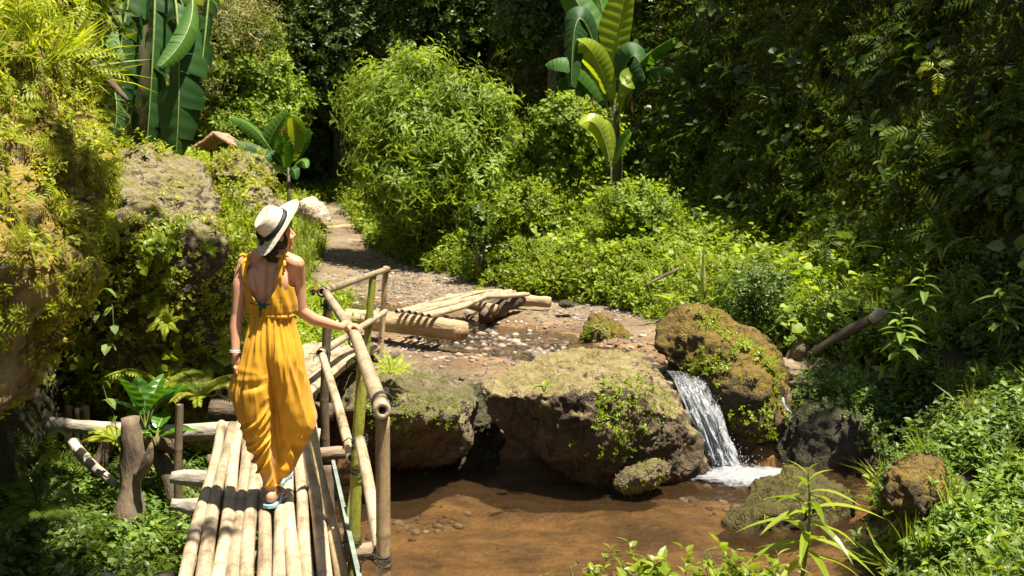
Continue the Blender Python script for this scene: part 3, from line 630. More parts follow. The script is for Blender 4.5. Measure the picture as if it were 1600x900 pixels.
def on_mesh(o, n, seed, keep):
    "random points on an object's surface, KEEP(pos, normal) -> chance"
    me = o.data; nv = len(me.vertices); V = np.empty(nv * 3, np.float32); me.vertices.foreach_get('co', V); V = V.reshape(-1, 3).astype(float) + np.array(o.matrix_basis.translation)
    nf = len(me.polygons); F = np.empty(nf * 3, np.int32); me.polygons.foreach_get('vertices', F); F = F.reshape(-1, 3)
    a, b, c = V[F[:, 0]], V[F[:, 1]], V[F[:, 2]]; cr = np.cross(b - a, c - a); ar = np.linalg.norm(cr, axis=1); nn_ = cr / (ar[:, None] + 1e-12)
    rg = np.random.default_rng(seed); i = rg.choice(nf, n, p=ar / ar.sum()); u = rg.random(n); v = rg.random(n); k = u + v > 1; u[k] = 1 - u[k]; v[k] = 1 - v[k]
    p = a[i] + u[:, None] * (b - a)[i] + v[:, None] * (c - a)[i]; nr = nn_[i]
    ok = (rg.random(n) < keep(p, nr)) & in_view(p, 150); return p[ok], nr[ok], rg
T_weed = [sprig_t(k, 9, 1, .42, .55, .25, .35, .25, False) for k in range(6)]
T_weed_hi = [sprig_t(k + 20, 12, 1, .36, .50, .3, .3, .25, True, True) for k in range(6)]
T_vine = [sprig_t(k + 40, 14, 1, .22, .62, .3, .2, .9, False, False) for k in range(5)]
T_fern = [fern_t(k, 7, 1., 11) for k in range(4)]
T_fern_hi = [fern_t(k + 9, 8, 1., 17, hi=True) for k in range(3)]
T_hang = [fern_t(k + 5, 3, 1., 10, 1.6, .5) for k in range(4)]
T_bamb = [sprig_t(k + 60, 14, 1, .34, .16, .7, -.2, .7, False) for k in range(5)]
T_grass = [grass_t(k, 16) for k in range(5)]
T_moss = [sprig_t(k + 80, 6, .6, .5, .7, .3, .1, .5, False, stem=False) for k in range(5)]
T_round = [sprig_t(k + 90, 7, 1, .38, .85, .2, .15, .3, True) for k in range(4)]
# ---------------------------------------------------------------- ground cover
# bright bank right of the path
def dens_bank(x, y):
    d = x - xb(y) - fbm(p3(x, y) * .45, 3, 3) * .25
    return smooth(-.05, .3, d) * (1 - smooth(.4, 1.2, x - xc(y))) * smooth(11, 13, y)
p, n, rg = ground_pts(150000, (-7, 8, 11, 33), dens_bank, 101, 100, False)
sz = .14 + .17 * np.clip(.5 + fbm(p * .7, 33, 3), 0, 1.3) + rg.random(len(p)) * .08
mv = rg.random(len(p)) < np.clip(16 / p[:, 1], 0, 1) * .75
V, F = scatter(T_weed, p[mv], mixup(n[mv]), sz[mv], rg, .45); stuff('ground_cover', V, F, M['cover'])
q = p[rg.random(len(p)) < .03]; V, F = scatter(T_round, q, mixup(np.tile([0, 0, 1.], (len(q), 1))), rg.uniform(.3, .6, len(q)), rg, .4); stuff('ground_cover', V, F, M['bush'])
q = p[(rg.random(len(p)) < .03) & (p[:, 0] - xb(p[:, 1]) < 1.4)]; V, F = scatter(T_grass, q, np.tile([0, 0, 1.], (len(q), 1)), rg.uniform(.2, .55, len(q)), rg, .2); stuff('grass', V, F, M['grass'])
# right bank under the cliff, nearer: shaded plants
def dens_rb(x, y): return smooth(0, .35, x - xb(y)) * (1 - smooth(12.5, 14, y)) * smooth(4.0, 5.0, y)
p, n, rg = ground_pts(60000, (1.8, 9, 3.8, 14), dens_rb, 102, 120, False)
k = rg.random(len(p)) < .34 * smooth(-.25, .25, fbm(p * 1.6, 37, 3))
V, F = scatter(T_weed_hi, p[k], mixup(n[k]), rg.uniform(.14, .36, k.sum()), rg, .35); stuff('ground_cover', V, F, M['near'])
k = rg.random(len(p)) < .008
V, F = scatter(T_grass, p[k], mixup(n[k], .9), rg.uniform(.3, .6, k.sum()), rg, .25); stuff('grass', V, F, M['grass'])
k = rg.random(len(p)) < .02
V, F = scatter(T_round + T_fern, p[k], mixup(n[k], .8), rg.uniform(.18, .36, k.sum()), rg, .25); stuff('ground_cover', V, F, M['cover'])
# left gully and left bank
def dens_l(x, y): return smooth(0, .25, xl(y) - x) * (1 - smooth(9, 10, y)) * (1 - smooth(-.1, .4, xlc(y) - x))
p, n, rg = ground_pts(60000, (-5.5, -1.0, 3.0, 9.6), dens_l, 103, 100, False)
k = rg.random(len(p)) < .36
V, F = scatter(T_weed_hi + T_round, p[k], mixup(n[k]), rg.uniform(.10, .26, k.sum()), rg, .4); stuff('ground_cover', V, F, M['near'])
k = rg.random(len(p)) < .015
V, F = scatter(T_fern, p[k], mixup(n[k]), rg.uniform(.25, .45, k.sum()), rg, .3); stuff('fern_cover', V, F, M['fern_dark'])
def dens_lb(x, y): return smooth(0, .4, xl(y) - x) * smooth(8, 9, y)
p, n, rg = ground_pts(260000, (-16, -1.9, 8, 38), dens_lb, 104, 60)
k = rg.random(len(p)) < np.clip(10 / p[:, 1], .0, 1) * (.10 + .55 * smooth(-.1, .3, fbm(p * .9, 35, 3)) + .4 * (p[:, 1] > 20))
V, F = scatter(T_weed + T_moss, p[k], mixup(n[k], .5), rg.uniform(.08, .24, k.sum()) * (1 + p[k][:, 1] / 30), rg, .45); stuff('ground_cover', V, F, M['lime'])
k = rg.random(len(p)) < np.clip(10 / p[:, 1], .0, 1) * .3
V, F = scatter(T_moss, p[k], mixup(n[k], .5), rg.uniform(.07, .16, k.sum()), rg, .5); stuff('moss_cover', V, F, M['moss'])
k = rg.random(len(p)) < np.clip(10 / p[:, 1], .0, 1) * .05
V, F = scatter(T_fern + T_hang, p[k], mixup(n[k], .5), rg.uniform(.22, .55, k.sum()), rg, .4); stuff('fern_cover', V, F, M['fern'])
k = (rg.random(len(p)) < .16) & (p[:, 1] > 18) & (xl(p[:, 1]) - p[:, 0] < 1.6) & (p[:, 1] < 27)
V, F = scatter(T_grass, p[k], np.tile([0, 0, 1.], (k.sum(), 1)), rg.uniform(.35, .8, k.sum()), rg, .15); stuff('grass', V, F, M['grass'])
# grass clump left of the stream, beside the woman's arm
def dens_g(x, y): return np.exp(-((x + 3.0 + (y - 14) * .12) / .35) ** 2) * (y > 11.6) * (y < 18)
p, n, rg = ground_pts(9000, (-4.5, -1.8, 11.5, 18), dens_g, 105, 60, False)
V, F = scatter(T_grass + T_weed, p, mixup(n, .9), rg.uniform(.2, .42, len(p)), rg, .3); stuff('grass', V, F, M['lime'])
# ---------------------------------------------------------------- cliff on the right
def dens_c(x, y): return smooth(-.2, .5, x - xc(y)) * (.35 + .65 * smooth(-.25, .3, fbm(p3(x, y) * .9, 44, 3)))
p, n, rg = ground_pts(520000, (-8, 16, 6, 44), dens_c, 110, 120)
print('cliff', len(p))
lift = n * (rg.random(len(p)) ** 2 * .55)[:, None]
k = rg.random(len(p)) < .62; pp = (p + lift)[k]
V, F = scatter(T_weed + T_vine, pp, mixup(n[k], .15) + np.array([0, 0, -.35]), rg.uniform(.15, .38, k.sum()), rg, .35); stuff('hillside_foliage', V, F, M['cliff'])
k = rg.random(len(p)) < .028
V, F = scatter(T_hang + T_fern, p[k] + n[k] * .2, mixup(n[k], .3), rg.uniform(.5, 1.0, k.sum()), rg, .3); stuff('fern_cover', V, F, M['fern_dark'])
k = rg.random(len(p)) < .03
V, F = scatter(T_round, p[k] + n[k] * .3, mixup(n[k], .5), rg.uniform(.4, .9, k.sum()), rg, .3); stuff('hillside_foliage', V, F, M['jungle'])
# back wall of the gorge
def dens_bk(x, y): return (y > 35 + 4.0 * ((x > -10) & (x < -2))) * (.4 + .6 * smooth(-.3, .3, fbm(p3(x, y) * .5, 46, 3))) * (x < xc(y) + 1)
p, n, rg = ground_pts(160000, (-40, 14, 35, 64), dens_bk, 111, 60)
print('back', len(p)); k = rg.random(len(p)) < .5
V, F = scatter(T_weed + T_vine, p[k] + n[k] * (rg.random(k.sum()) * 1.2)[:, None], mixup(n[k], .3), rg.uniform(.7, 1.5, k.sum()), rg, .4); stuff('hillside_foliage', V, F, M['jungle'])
rg = np.random.default_rng(113); n_ = 5200; x = rg.uniform(-10, -2.5, n_); y = rg.uniform(29, 40, n_); k = (np.abs(x + 5.1 + (y - 30) * .28) > .45) | (y > 34.5); x, y = x[k], y[k]; nn_, _ = hn(x, y)
V, F = scatter(T_weed, p3(x, y, H(x, y, False)), mixup(nn_), rg.uniform(.25, .5, len(x)), rg, .4); stuff('ground_cover', V, F, M['cover'])
# ---------------------------------------------------------------- crowns
def lobes_pts(lobes, n, seed, shell=.55):
    rg = np.random.default_rng(seed); L_ = np.array(lobes, float); vol = L_[:, 3] * L_[:, 4] * L_[:, 5]; i = rg.choice(len(L_), n, p=vol ** .62 / (vol ** .62).sum())
    d = rg.normal(0, 1, (n, 3)); d /= np.linalg.norm(d, axis=1)[:, None]; r = shell + (1 - shell) * rg.random(n) ** .6
    r = r * (1 + .22 * vn(d * 2.2 + i[:, None] * 3.1, seed))
    p = L_[i, :3] + d * L_[i, 3:6] * r[:, None]; return p, d, rg
def crown(name, lobes, n, tm, size, mt, seed, parent, loc=(0, 0, 0), upw=.35, shell=.5, jit=.4):
    p, d, rg = lobes_pts(lobes, n, seed, shell); u = mixup(d, upw)
    V, F = scatter(tm, p, u, rg.uniform(size[0], size[1], n), rg, jit)
    return obj(name, mesh(name, V, F, mt, False), parent, Matrix.Translation(loc))
def trunk_mesh(pts, rad, n=10, amp=.1):
    V, F = tube(pts, rad, n); V = V + vn(V * 6, 3)[:, None] * np.mean(rad) * amp; return V, F
# the big bush on the bank
BY = 24.0; b0 = P(650, 345, BY)
bush = thing('leafy_bush', (b0.x, BY, H(b0.x, BY).item()), 'big rounded light green bush standing on the sunny bank beside the path', 'bush')
gz = bush.location.z
def bl(px, py, dY, rx, ry, rz): q = P(px + 16, py, BY + dY - 21.8); k_ = .96; return (q.x, q.y, q.z, rx * k_, ry * k_, rz * k_)
lob = [bl(615, 150, 21.3, .35, .35, .3), bl(650, 120, 21.4, .4, .4, .3), bl(700, 160, 21.2, .4, .4, .35), bl(750, 180, 21.6, .35, .35, .3), bl(765, 230, 21.8, .3, .3, .4), bl(568, 200, 21.4, .35, .35, .3), bl(575, 255, 21.2, .35, .35, .3), bl(640, 230, 20.6, .45, .4, .3), bl(700, 230, 20.7, .4, .4, .3), bl(660, 280, 20.5, .4, .4, .25), bl(615, 290, 20.6, .4, .4, .3), bl(730, 290, 20.8, .4, .4, .3), bl(615, 200, 20.8, .4, .4, .3), bl(600, 175, 22, .75, .8, .75), bl(630, 135, 22.2, .55, .6, .5), bl(690, 195, 22, .85, .9, .7), bl(612, 245, 21.6, .85, .9, .75), bl(705, 255, 21.8, .85, .9, .75), bl(610, 305, 21.4, .55, .7, .6), bl(650, 315, 21.5, .8, .8, .6), bl(548, 165, 22.4, .28, .3, .2), bl(735, 215, 22, .5, .6, .7), bl(640, 210, 21.7, .9, .9, .9), bl(570, 140, 22.2, .4, .4, .3), bl(720, 320, 21.6, .6, .6, .4), bl(640, 345, 21.2, .4, .4, .25)]
T_will = [sprig_t(k + 120, 12, 1, .42, .27, .45, .05, .4, False) for k in range(6)]
crown('crown', lob, 4600, T_will, (.38, .85), M['bush'], 7, bush, shell=.40, jit=.5)
mb = MB(); r_ = random.Random(3)
for q in lob:
    a = np.array([b0.x + r_.uniform(-.2, .2), BY, gz - .1]); b = np.array(q[:3]); mid = (a + b) / 2 + np.array([r_.uniform(-.2, .2), 0, .2]); mb.add(*tube([a, mid, b], [.05, .035, .012], 6))
obj('branches', mesh('branches', *mb.get(), M['twig']), bush)
def shrub(px, py, Y, w_, h_, n, tm, size, mt, seed, label, name='shrub', cat='shrub', group=None, dark=False):
    q = P(px, py, Y); z0 = float(H(q.x, Y)); t = thing(name, (q.x, Y, z0), label, cat, group); r_ = random.Random(seed)
    lo = [(q.x + r_.uniform(-.35, .35) * w_, Y + r_.uniform(-.2, .2) * w_, z0 + h_ * r_.uniform(.25, .8), w_ * r_.uniform(.22, .4), w_ * r_.uniform(.25, .4), h_ * r_.uniform(.18, .32)) for _ in range(7)]
    crown('crown', lo, n, tm, size, mt, seed, t, shell=.3); mb = MB()
    for l in lo: mb.add(*tube([(q.x, Y, z0 - .05), (q.x * .5 + l[0] * .5, Y * .5 + l[1] * .5, z0 + h_ * .3), l[:3]], [.03, .02, .006], 5))
    obj('stem', mesh('stem', *mb.get(), M['twig']), t); return t
shrub(835, 330, 21.5, 1.4, 1.0, 700, T_weed, (.25, .5), M['cover'], 31, 'bright shrub left of the tall banana plant, lower than the big bush')
shrub(500, 270, 37, 2.2, 2.4, 600, T_weed, (.4, .6), M['jungle'], 32, 'dark green shrub between the small banana plant and the big bush')
shrub(890, 260, 24.5, 2.0, 2.6, 1000, T_round, (.25, .45), M['bush'], 33, 'round leaved climber thicket behind the tall banana plant')
shrub(1000, 330, 19.5, 1.6, 1.1, 600, T_weed, (.2, .4), M['bush'], 34, 'half shaded shrub right of the foot of the tall banana plant')
shrub(750, 440, 20.6, .5, 1.5, 70, T_round, (.25, .45), M['jungle'], 35, 'single dark slender shrub rising out of the bright ground leaves', name='slender_shrub')
shrub(1200, 545, 13.3, 1.0, .9, 260, T_weed_hi, (.18, .3), M['near'], 36, 'leafy shrub on the bank behind the ochre mossy boulder')
# far trees
def tree(px, py_base, Y, h_, w_, seed, mt, tm, size, n, label, group='trees at the back of the gorge'):
    q = P(px, py_base, Y); x = q.x; z0 = float(H(x, Y)); t = thing('jungle_tree', (x, Y, z0), label, 'tree', group); r_ = random.Random(seed)
    lo = [(x + r_.uniform(-.4, .4) * w_, Y + r_.uniform(-.3, .3) * w_, z0 + h_ * r_.uniform(.22, .95), w_ * r_.uniform(.16, .30), w_ * r_.uniform(.18, .3), h_ * r_.uniform(.07, .14)) for _ in range(15)]
    crown('crown', lo, n, tm, size, mt, seed, t, shell=.45)
    mb = MB(); top = np.array([x + r_.uniform(-.5, .5), Y, z0 + h_ * .85]); mb.add(*trunk_mesh([(x, Y, z0 - .4), (x + .2, Y, z0 + h_ * .4), top], [.28, .2, .06]))
    for l in lo[:9]: mb.add(*tube([(x + .15, Y, max(z0 + h_ * .1, l[2] - h_ * .2)), ((x + l[0]) / 2, (Y + l[1]) / 2, l[2] - h_ * .06), l[:3]], [.11, .07, .02], 5))
    obj('trunk', mesh('trunk', *mb.get(), M['bark']), t); return t
TR = [(295, 33, 8, 5, 'bamboo_leaf', 'pale dry leaved bamboo like tree behind the thatched roof'), (372, 36, 9.5, 5, 'bamboo_leaf', 'pale feathery tree at the back, right of the thatched roof'),
      (455, 39, 13, 5, 'jungle', 'dark tree standing above the small banana plant'), (530, 36, 15, 7, 'jungle', 'dark tree left of the big bush, at the back of the gorge'),
      (680, 34, 9, 3.2, 'jungle', 'green tree directly behind the top of the big bush'), (770, 34, 12, 3.6, 'cliff', 'dark tree behind the right shoulder of the big bush'), (860, 29, 12, 3.4, 'jungle', 'tree at the foot of the cliff left of the tall banana plant'),
      (392, 33, 5.5, 2.4, 'bush', 'slim light green tree behind the small banana plant')]
for i, (px, Y, h_, w_, mt, lb) in enumerate(TR):
    tree(px, 250, Y, h_, w_, 200 + i, M[mt], T_bamb if mt == 'bamboo_leaf' else T_weed, (.6, 1.1) if mt == 'bamboo_leaf' else (.4, .7), 3600, lb)
# thicket hanging over the top of the left bank (close to the camera)
def lean(px, py, Y, n, spread, seed, mt, tm, size, label, name='leafy_branch'):
    q = P(px, py, Y); t = thing(name, tuple(q), label, 'branch'); lo = [(q.x + spread * math.cos(a) * .5, q.y + spread * math.sin(a) * .5, q.z + .2 * math.sin(3 * a), spread * .5, spread * .5, spread * .45) for a in (0, 1.5, 3, 4.5)]
    crown('foliage', lo, n, tm, size, mt, seed, t, shell=.1)
    mb = MB()
    for k in range(5): mb.add(*tube([(q.x - 1.2, q.y, q.z - 1.3), (q.x - .5, q.y, q.z - .3), (q.x + spread * math.cos(k * 1.3) * .6, q.y + spread * .4 * math.sin(k * 1.3), q.z + .3)], [.03, .02, .006], 5))
    obj('branches', mesh('branches', *mb.get(), M['twig']), t)
lean(-5, 70, 6.6, 260, .6, 71, M['fern'], T_bamb, (.28, .5), 'yellow green bamboo like foliage hanging at the top of the left bank')
lean(60, 150, 7.0, 80, .35, 72, M['lime'], T_bamb, (.25, .45), 'light green leafy shoots between the left bank and the large banana leaves')
lean(90, 10, 9.5, 110, .5, 73, M['cliff'], T_weed, (.25, .45), 'dark leafy thicket behind the shoots at the top of the left bank')
# plants on the rocks
tv = lambda c, s_=.2: (lambda p, n: smooth(c - s_, c + s_, n[:, 2]) + 0)
over = B['over']
p, n, rg = on_mesh(over, 26000, 201, lambda p, n: smooth(.95, 1.35, p[:, 2] + fbm(p * 2, 3, 3) * .35) * .9 + .06)
k = rg.random(len(p)) < .55
V, F = scatter(T_moss + T_weed, p[k], mixup(n[k], .15), rg.uniform(.04, .12, k.sum()), rg, .5); stuff('moss_cover', V, F, M['moss'])
k = rg.random(len(p)) < .06
V, F = scatter(T_hang, p[k], mixup(n[k], .25), rg.uniform(.16, .34, k.sum()), rg, .4); stuff('fern_cover', V, F, M['fern'])
k = (rg.random(len(p)) < .07) & (p[:, 2] > 2.3)
V, F = scatter(T_fern + T_bamb + T_grass, p[k], mixup(n[k], .4), rg.uniform(.22, .5, k.sum()), rg, .4); stuff('fern_cover', V, F, M['fern'])
led = B['ledge']
front = lambda p: np.clip(1.15 - (p[:, 2] - .3) * .5, 0.1, 1)
p, n, rg = on_mesh(led, 60000, 202, lambda p, n: (.22 + .78 * smooth(-.1, .25, fbm(p * 1.7, 9, 4))) * np.where(n[:, 2] > .66, .03, 1.) * np.where((proj(p)[0] > 192) & (proj(p)[0] < 335) & (proj(p)[1] > 244) & (proj(p)[1] < 345 + fbm(p * 3, 4, 3) * 25), .03, 1.))
k = rg.random(len(p)) < .45
V, F = scatter(T_moss + T_weed, p[k], mixup(n[k], .2), rg.uniform(.04, .12, k.sum()), rg, .5); stuff('moss_cover', V, F, M['moss'])
k = rg.random(len(p)) < .03
V, F = scatter(T_round + T_weed_hi, p[k], mixup(n[k], .3), rg.uniform(.12, .3, k.sum()), rg, .4); stuff('ground_cover', V, F, M['lime'])
for key, cnt, seed in (('mound', 500, 1), ('mound2', 500, 2), ('p2', 200, 3)):
    p, n, rg = on_mesh(B[key], cnt, 210 + seed, lambda p, n: smooth(-.2, .3, fbm(p * 1.2, 9, 4)))
    V, F = scatter(T_moss + T_weed + T_fern, p, mixup(n, .3), rg.uniform(.10, .26, len(p)), rg, .5); stuff('moss_cover', V, F, M['moss'])
def tufts(key, n_, seed, cx, rad, size, mt='lime', extra=1.0):
    c = [P(*a) for a in cx]
    def keep(p, n):
        w_ = 0
        for q in c: w_ = w_ + np.exp(-(np.linalg.norm(p - np.array(q), axis=1) / rad) ** 2)
        return w_ * extra * (.3 + .7 * smooth(-.1, .3, fbm(p * 5, seed, 3)))
    p, n, rg = on_mesh(B[key], n_, seed, keep); V, F = scatter(T_weed + T_moss + T_round, p, mixup(n, .35), rg.uniform(size[0], size[1], len(p)), rg, .5); stuff('ground_cover', V, F, M[mt])
tufts('main', 6500, 301, [(945, 640, 9.3), (960, 620, 9.3), (985, 655, 9.3), (1015, 640, 9.6), (990, 600, 9.4), (950, 690, 9.3), (1000, 580, 10), (1030, 610, 10)], .17, (.04, .11))
tufts('left', 5000, 302, [(620, 655, 9), (660, 655, 9), (700, 660, 9.2), (720, 640, 9.5), (640, 670, 9.2), (590, 660, 9)], .16, (.04, .10))
tufts('right', 6500, 303, [(1120, 500, 11.4), (1150, 540, 11.2), (1170, 560, 11.2), (1190, 600, 11), (1175, 640, 10.8), (1100, 590, 11), (1190, 660, 10.8), (1140, 560, 11)], .18, (.05, .15))
tufts('small', 900, 304, [(920, 522, 14), (940, 528, 14), (930, 515, 14), (960, 520, 14)], .16, (.06, .12))
tufts('low', 250, 305, [(1230, 740, 9.3), (1300, 760, 9.1), (1210, 790, 8.5)], .15, (.03, .07), 'moss')
tufts('r1', 2500, 306, [(1390, 780, 7.8), (1470, 790, 7.8), (1430, 720, 8)], .15, (.06, .14), 'near')
tufts('dark', 6000, 307, [(1380, 620, 11), (1400, 680, 10.6), (1340, 600, 11), (1260, 600, 11.3)], .35, (.08, .2), 'near')
p, n, rg = on_mesh(B['foot'], 700, 308, lambda p, n: .4 + 0 * p[:, 0]); V, F = scatter(T_moss, p, n, rg.uniform(.02, .05, len(p)), rg, .5); stuff('moss_cover', V, F, M['moss'])

# unseen leaf lobes added high over the gorge to throw the dappled shade
def shade_lobes(lobes, n, seed, size=(.5, .9)):
    p, d, rg = lobes_pts(lobes, n, seed, .0); V, F = scatter(T_weed, p, mixup(d, .8), rg.uniform(size[0], size[1], n), rg, .6); return stuff('added_shade_leaves', V, F, M['jungle'])
def over(x, y, z, dz, r, fl=.35):
    "lobe dz above ground point x,y,z towards the sun"
    t = dz / SUN.z; return (x + SUN.x * t, y + SUN.y * t, z + dz, r, r, r * fl)
# right bank and cliff
rr = random.Random(12)
lb_ = [over(5.2, 11.5, -.3, 10, 1.7), over(7, 12, 1, 11, 2.2), over(7.5, 16, 3, 11, 2.4), over(6.2, 9.2, 0, 9, 1.2), over(8.5, 8.5, 2, 10, 2.0), over(9, 13, 5, 10, 2.5), over(6, 20, 3, 11, 2.2), over(3.9, 11.2, -.6, 9.5, .5), over(10, 18, 8, 9, 2.5)]
shade_lobes(lb_, 3000, 91)
shade_lobes([over(1.5, 29, 6, 9, 2.4)], 1300, 92)
# left gully and rock front
shade_lobes([over(-2.7, 5.6, -.5, 6.6, .45), over(-3.3, 7.6, .2, 6.2, .55), over(-2.3, 8.3, .2, 6.5, .5), over(-1.95, 5.0, 0, 6.5, .45)], 170, 93, (.25, .5))
# ================================================================ banana plants and single plants
def banana_leaf(seed, L, W, az, lift, arch, base, tears=.3, roll=0., stalk=.18, droopside=.25):
    "blade V,F and midrib V,F in world metres"
    r = random.Random(seed); n = 34; p = np.array(base, float); ang = lift; path = [p.copy()]
    hz = np.array([math.cos(az), math.sin(az), 0]); side = np.array([-math.sin(az), math.cos(az), 0])
    for k in range(n):
        p = p + (hz * math.cos(ang) + np.array([0, 0, 1]) * math.sin(ang)) * L / n; ang -= arch / n * (1.6 * k / n + .2); path.append(p.copy())
    path = np.array(path); k0 = int(n * stalk); V = []; F = []
    for s_ in (-1, 1):
        off = 0.; drop = droopside; prev = None; tear = 0
        for k in range(k0, n):
            t = (k - k0) / (n - k0); t1 = (k + 1 - k0) / (n - k0)
            wd = lambda t: W / 2 * max(.0, math.sin(math.pi * min(1, max(0, t * .93 + .045))) ** .45) * (1 if t < .97 else .7)
            T = path[k + 1] - path[k]; T /= np.linalg.norm(T); up = np.cross(side, T) * -1
            if up[2] < 0 and abs(lift) < 1.5 and False: up = -up
            sd = side * math.cos(roll) + up * math.sin(roll)
            if r.random() < tears: off = r.uniform(-.12, .12); drop = droopside * r.uniform(.4, 2.4); tear = .02 + r.random() * .03
            rows = []
            for kk, tt, sh in ((k, t, tear), (k + 1, t1, 0)):
                row = []
                for j in range(4):
                    u = j / 3; q = path[kk] + sd * s_ * wd(tt) * u * math.cos(drop * u) - up * 0 + (-abs(1) * np.cross(T, sd) * 0)
                    nrm = np.cross(sd, T); nrm = nrm if nrm[2] >= 0 or abs(nrm[2]) < .15 else -nrm
                    q = q - nrm * wd(tt) * u * u * math.sin(drop) + T * (off * u * u * W * .5 + sh * u) + T * u * .04 + nrm * (.006 if kk % 2 else -.006) * (u > 0)
                    row.append(q)
                rows.append(row)
            if tear > 0: tear = 0; newrow = True
            else: newrow = False
            b = len(V)
            if prev is not None and not newrow:
                V += rows[1]; a = prev
            else:
                V += rows[0]; a = b; V += rows[1]; b = b + 4
            for j in range(3):
                f = (a + j, a + j + 1, b + j + 1, b + j); F.append((f[0], f[1], f[2])); F.append((f[0], f[2], f[3]))
            prev = b
    mr = tube(path, np.linspace(.022, .005, len(path)) * (L / 2) ** .5, 6)
    return (np.array(V), np.array(F)), mr
def banana(name, base, h, lean_, leaves, label, mt='banana', stem_r=.11, cat='banana plant'):
    t = thing(name, base, label, cat); base = np.array(base); top = base + np.array([lean_[0], lean_[1], h])
    V, F = trunk_mesh([base - [0, 0, .2], base + (top - base) * .5, top], [stem_r, stem_r * .8, stem_r * .55], 12, .25); obj('pseudostem', mesh('pseudostem', V, F, M['banana_stem']), t)
    for i, l in enumerate(leaves):
        kw = dict(l[6]) if len(l) > 6 else {}; mk = kw.pop('mt', mt)
        (bv, bf), (mv, mf) = banana_leaf(hash(name) % 1 + i * 7 + len(label), l[0], l[1], l[2], l[3], l[4], top + np.array(l[5] if l[5] else (0, 0, -.15 - .04 * i)), **kw)
        lf = obj('leaf', mesh('leaf', bv, bf, M[mk], True), t); obj('midrib', mesh('midrib', mv, mf, M['midrib']), lf)
    return t
def blade(pts, W, nrm, seed, tears=.2, vfold=.25, droop=0., stalk=.1, curl=.3):
    "banana leaf along a Bezier through photo points; nrm = which way its face looks"
    r = random.Random(seed); P_ = [np.array(tuple(P(*q)), float) for q in pts]; n = 64; t = np.linspace(0, 1, n + 1)[:, None]
    path = (1 - t) ** 2 * P_[0] + 2 * t * (1 - t) * (2 * P_[1] - .5 * P_[0] - .5 * P_[2]) + t ** 2 * P_[2]
    V = []; F = []; k0 = int(n * stalk); nrm = np.array(nrm, float); wd = lambda t: W / 2 * max(0., math.sin(math.pi * min(1, max(0, t * .92 + .05)))) ** .5
    T = np.gradient(path, axis=0); T /= np.linalg.norm(T, axis=1)[:, None]
    for s_ in (-1, 1):
        shift = 0; fold = vfold; fresh = True; seglen = 0
        for k in range(k0, n):
            if seglen > 3 and r.random() < tears * .6: shift = r.uniform(-.16, .22); fold = vfold + r.uniform(-.15, .75) * (tears > .15); fresh = True; seglen = 0
            seglen += 1; rows = []
            for kk in (k, k + 1):
                tt = (kk - k0) / (n - k0); sd = np.cross(T[kk], nrm); sd /= np.linalg.norm(sd); up = np.cross(sd, T[kk]); w_ = wd(tt); row = []
                for j in range(6):
                    u = j / 5; a = fold + curl * u
                    q = path[kk] + sd * s_ * w_ * u * math.cos(a) - up * w_ * u * math.sin(a) + T[kk] * (u * .16 * w_ * 2 * .5 + shift * u * u * w_) + up * (.0035 * math.sin(kk * 1.57) * W * 2) * (u > 0) - np.array([0, 0, droop * w_ * u * u])
                    if fresh and kk == k: q = q + T[kk] * .02 * u
                    row.append(q)
                rows.append(row)
            if fresh: a0 = len(V); V += rows[0]; fresh = False
            b0_ = len(V); V += rows[1]
            for j in range(5): F += [(a0 + j, a0 + j + 1, b0_ + j + 1), (a0 + j, b0_ + j + 1, b0_ + j)]
            a0 = b0_
    L = np.linalg.norm(np.diff(path, axis=0), axis=1).sum()
    return (np.array(V), np.array(F)), tube(path, np.linspace(.017, .004, len(path)) * (L / 2) ** .5, 6)
def banana2(base, top, stem_r, leaves, label):
    t = thing('banana_plant', tuple(base), label, 'banana plant'); base = np.array(base, float); top = np.array(top, float)
    obj('pseudostem', mesh('pseudostem', *trunk_mesh([base - [0, 0, .3], base + (top - base) * .5 + [.03, 0, 0], top], [stem_r, stem_r * .8, stem_r * .5], 12, .25), M['banana_stem']), t)
    for i, l in enumerate(leaves):
        pts, W, nrm, mk = l[:4]; kw = l[4] if len(l) > 4 else {}
        (bv, bf), (mv, mf) = blade(pts, W, nrm, i * 13 + len(label), **kw); lf = obj('leaf', mesh('leaf', bv, bf, M[mk], True), t); obj('midrib', mesh('midrib', mv, mf, M['midrib']), lf)
    return t
C_ = (0, -1, .35)
YR = 22.0; q = P(966, 330, YR); z0 = float(H(q.x, YR)); tp = P(960, 165, YR)
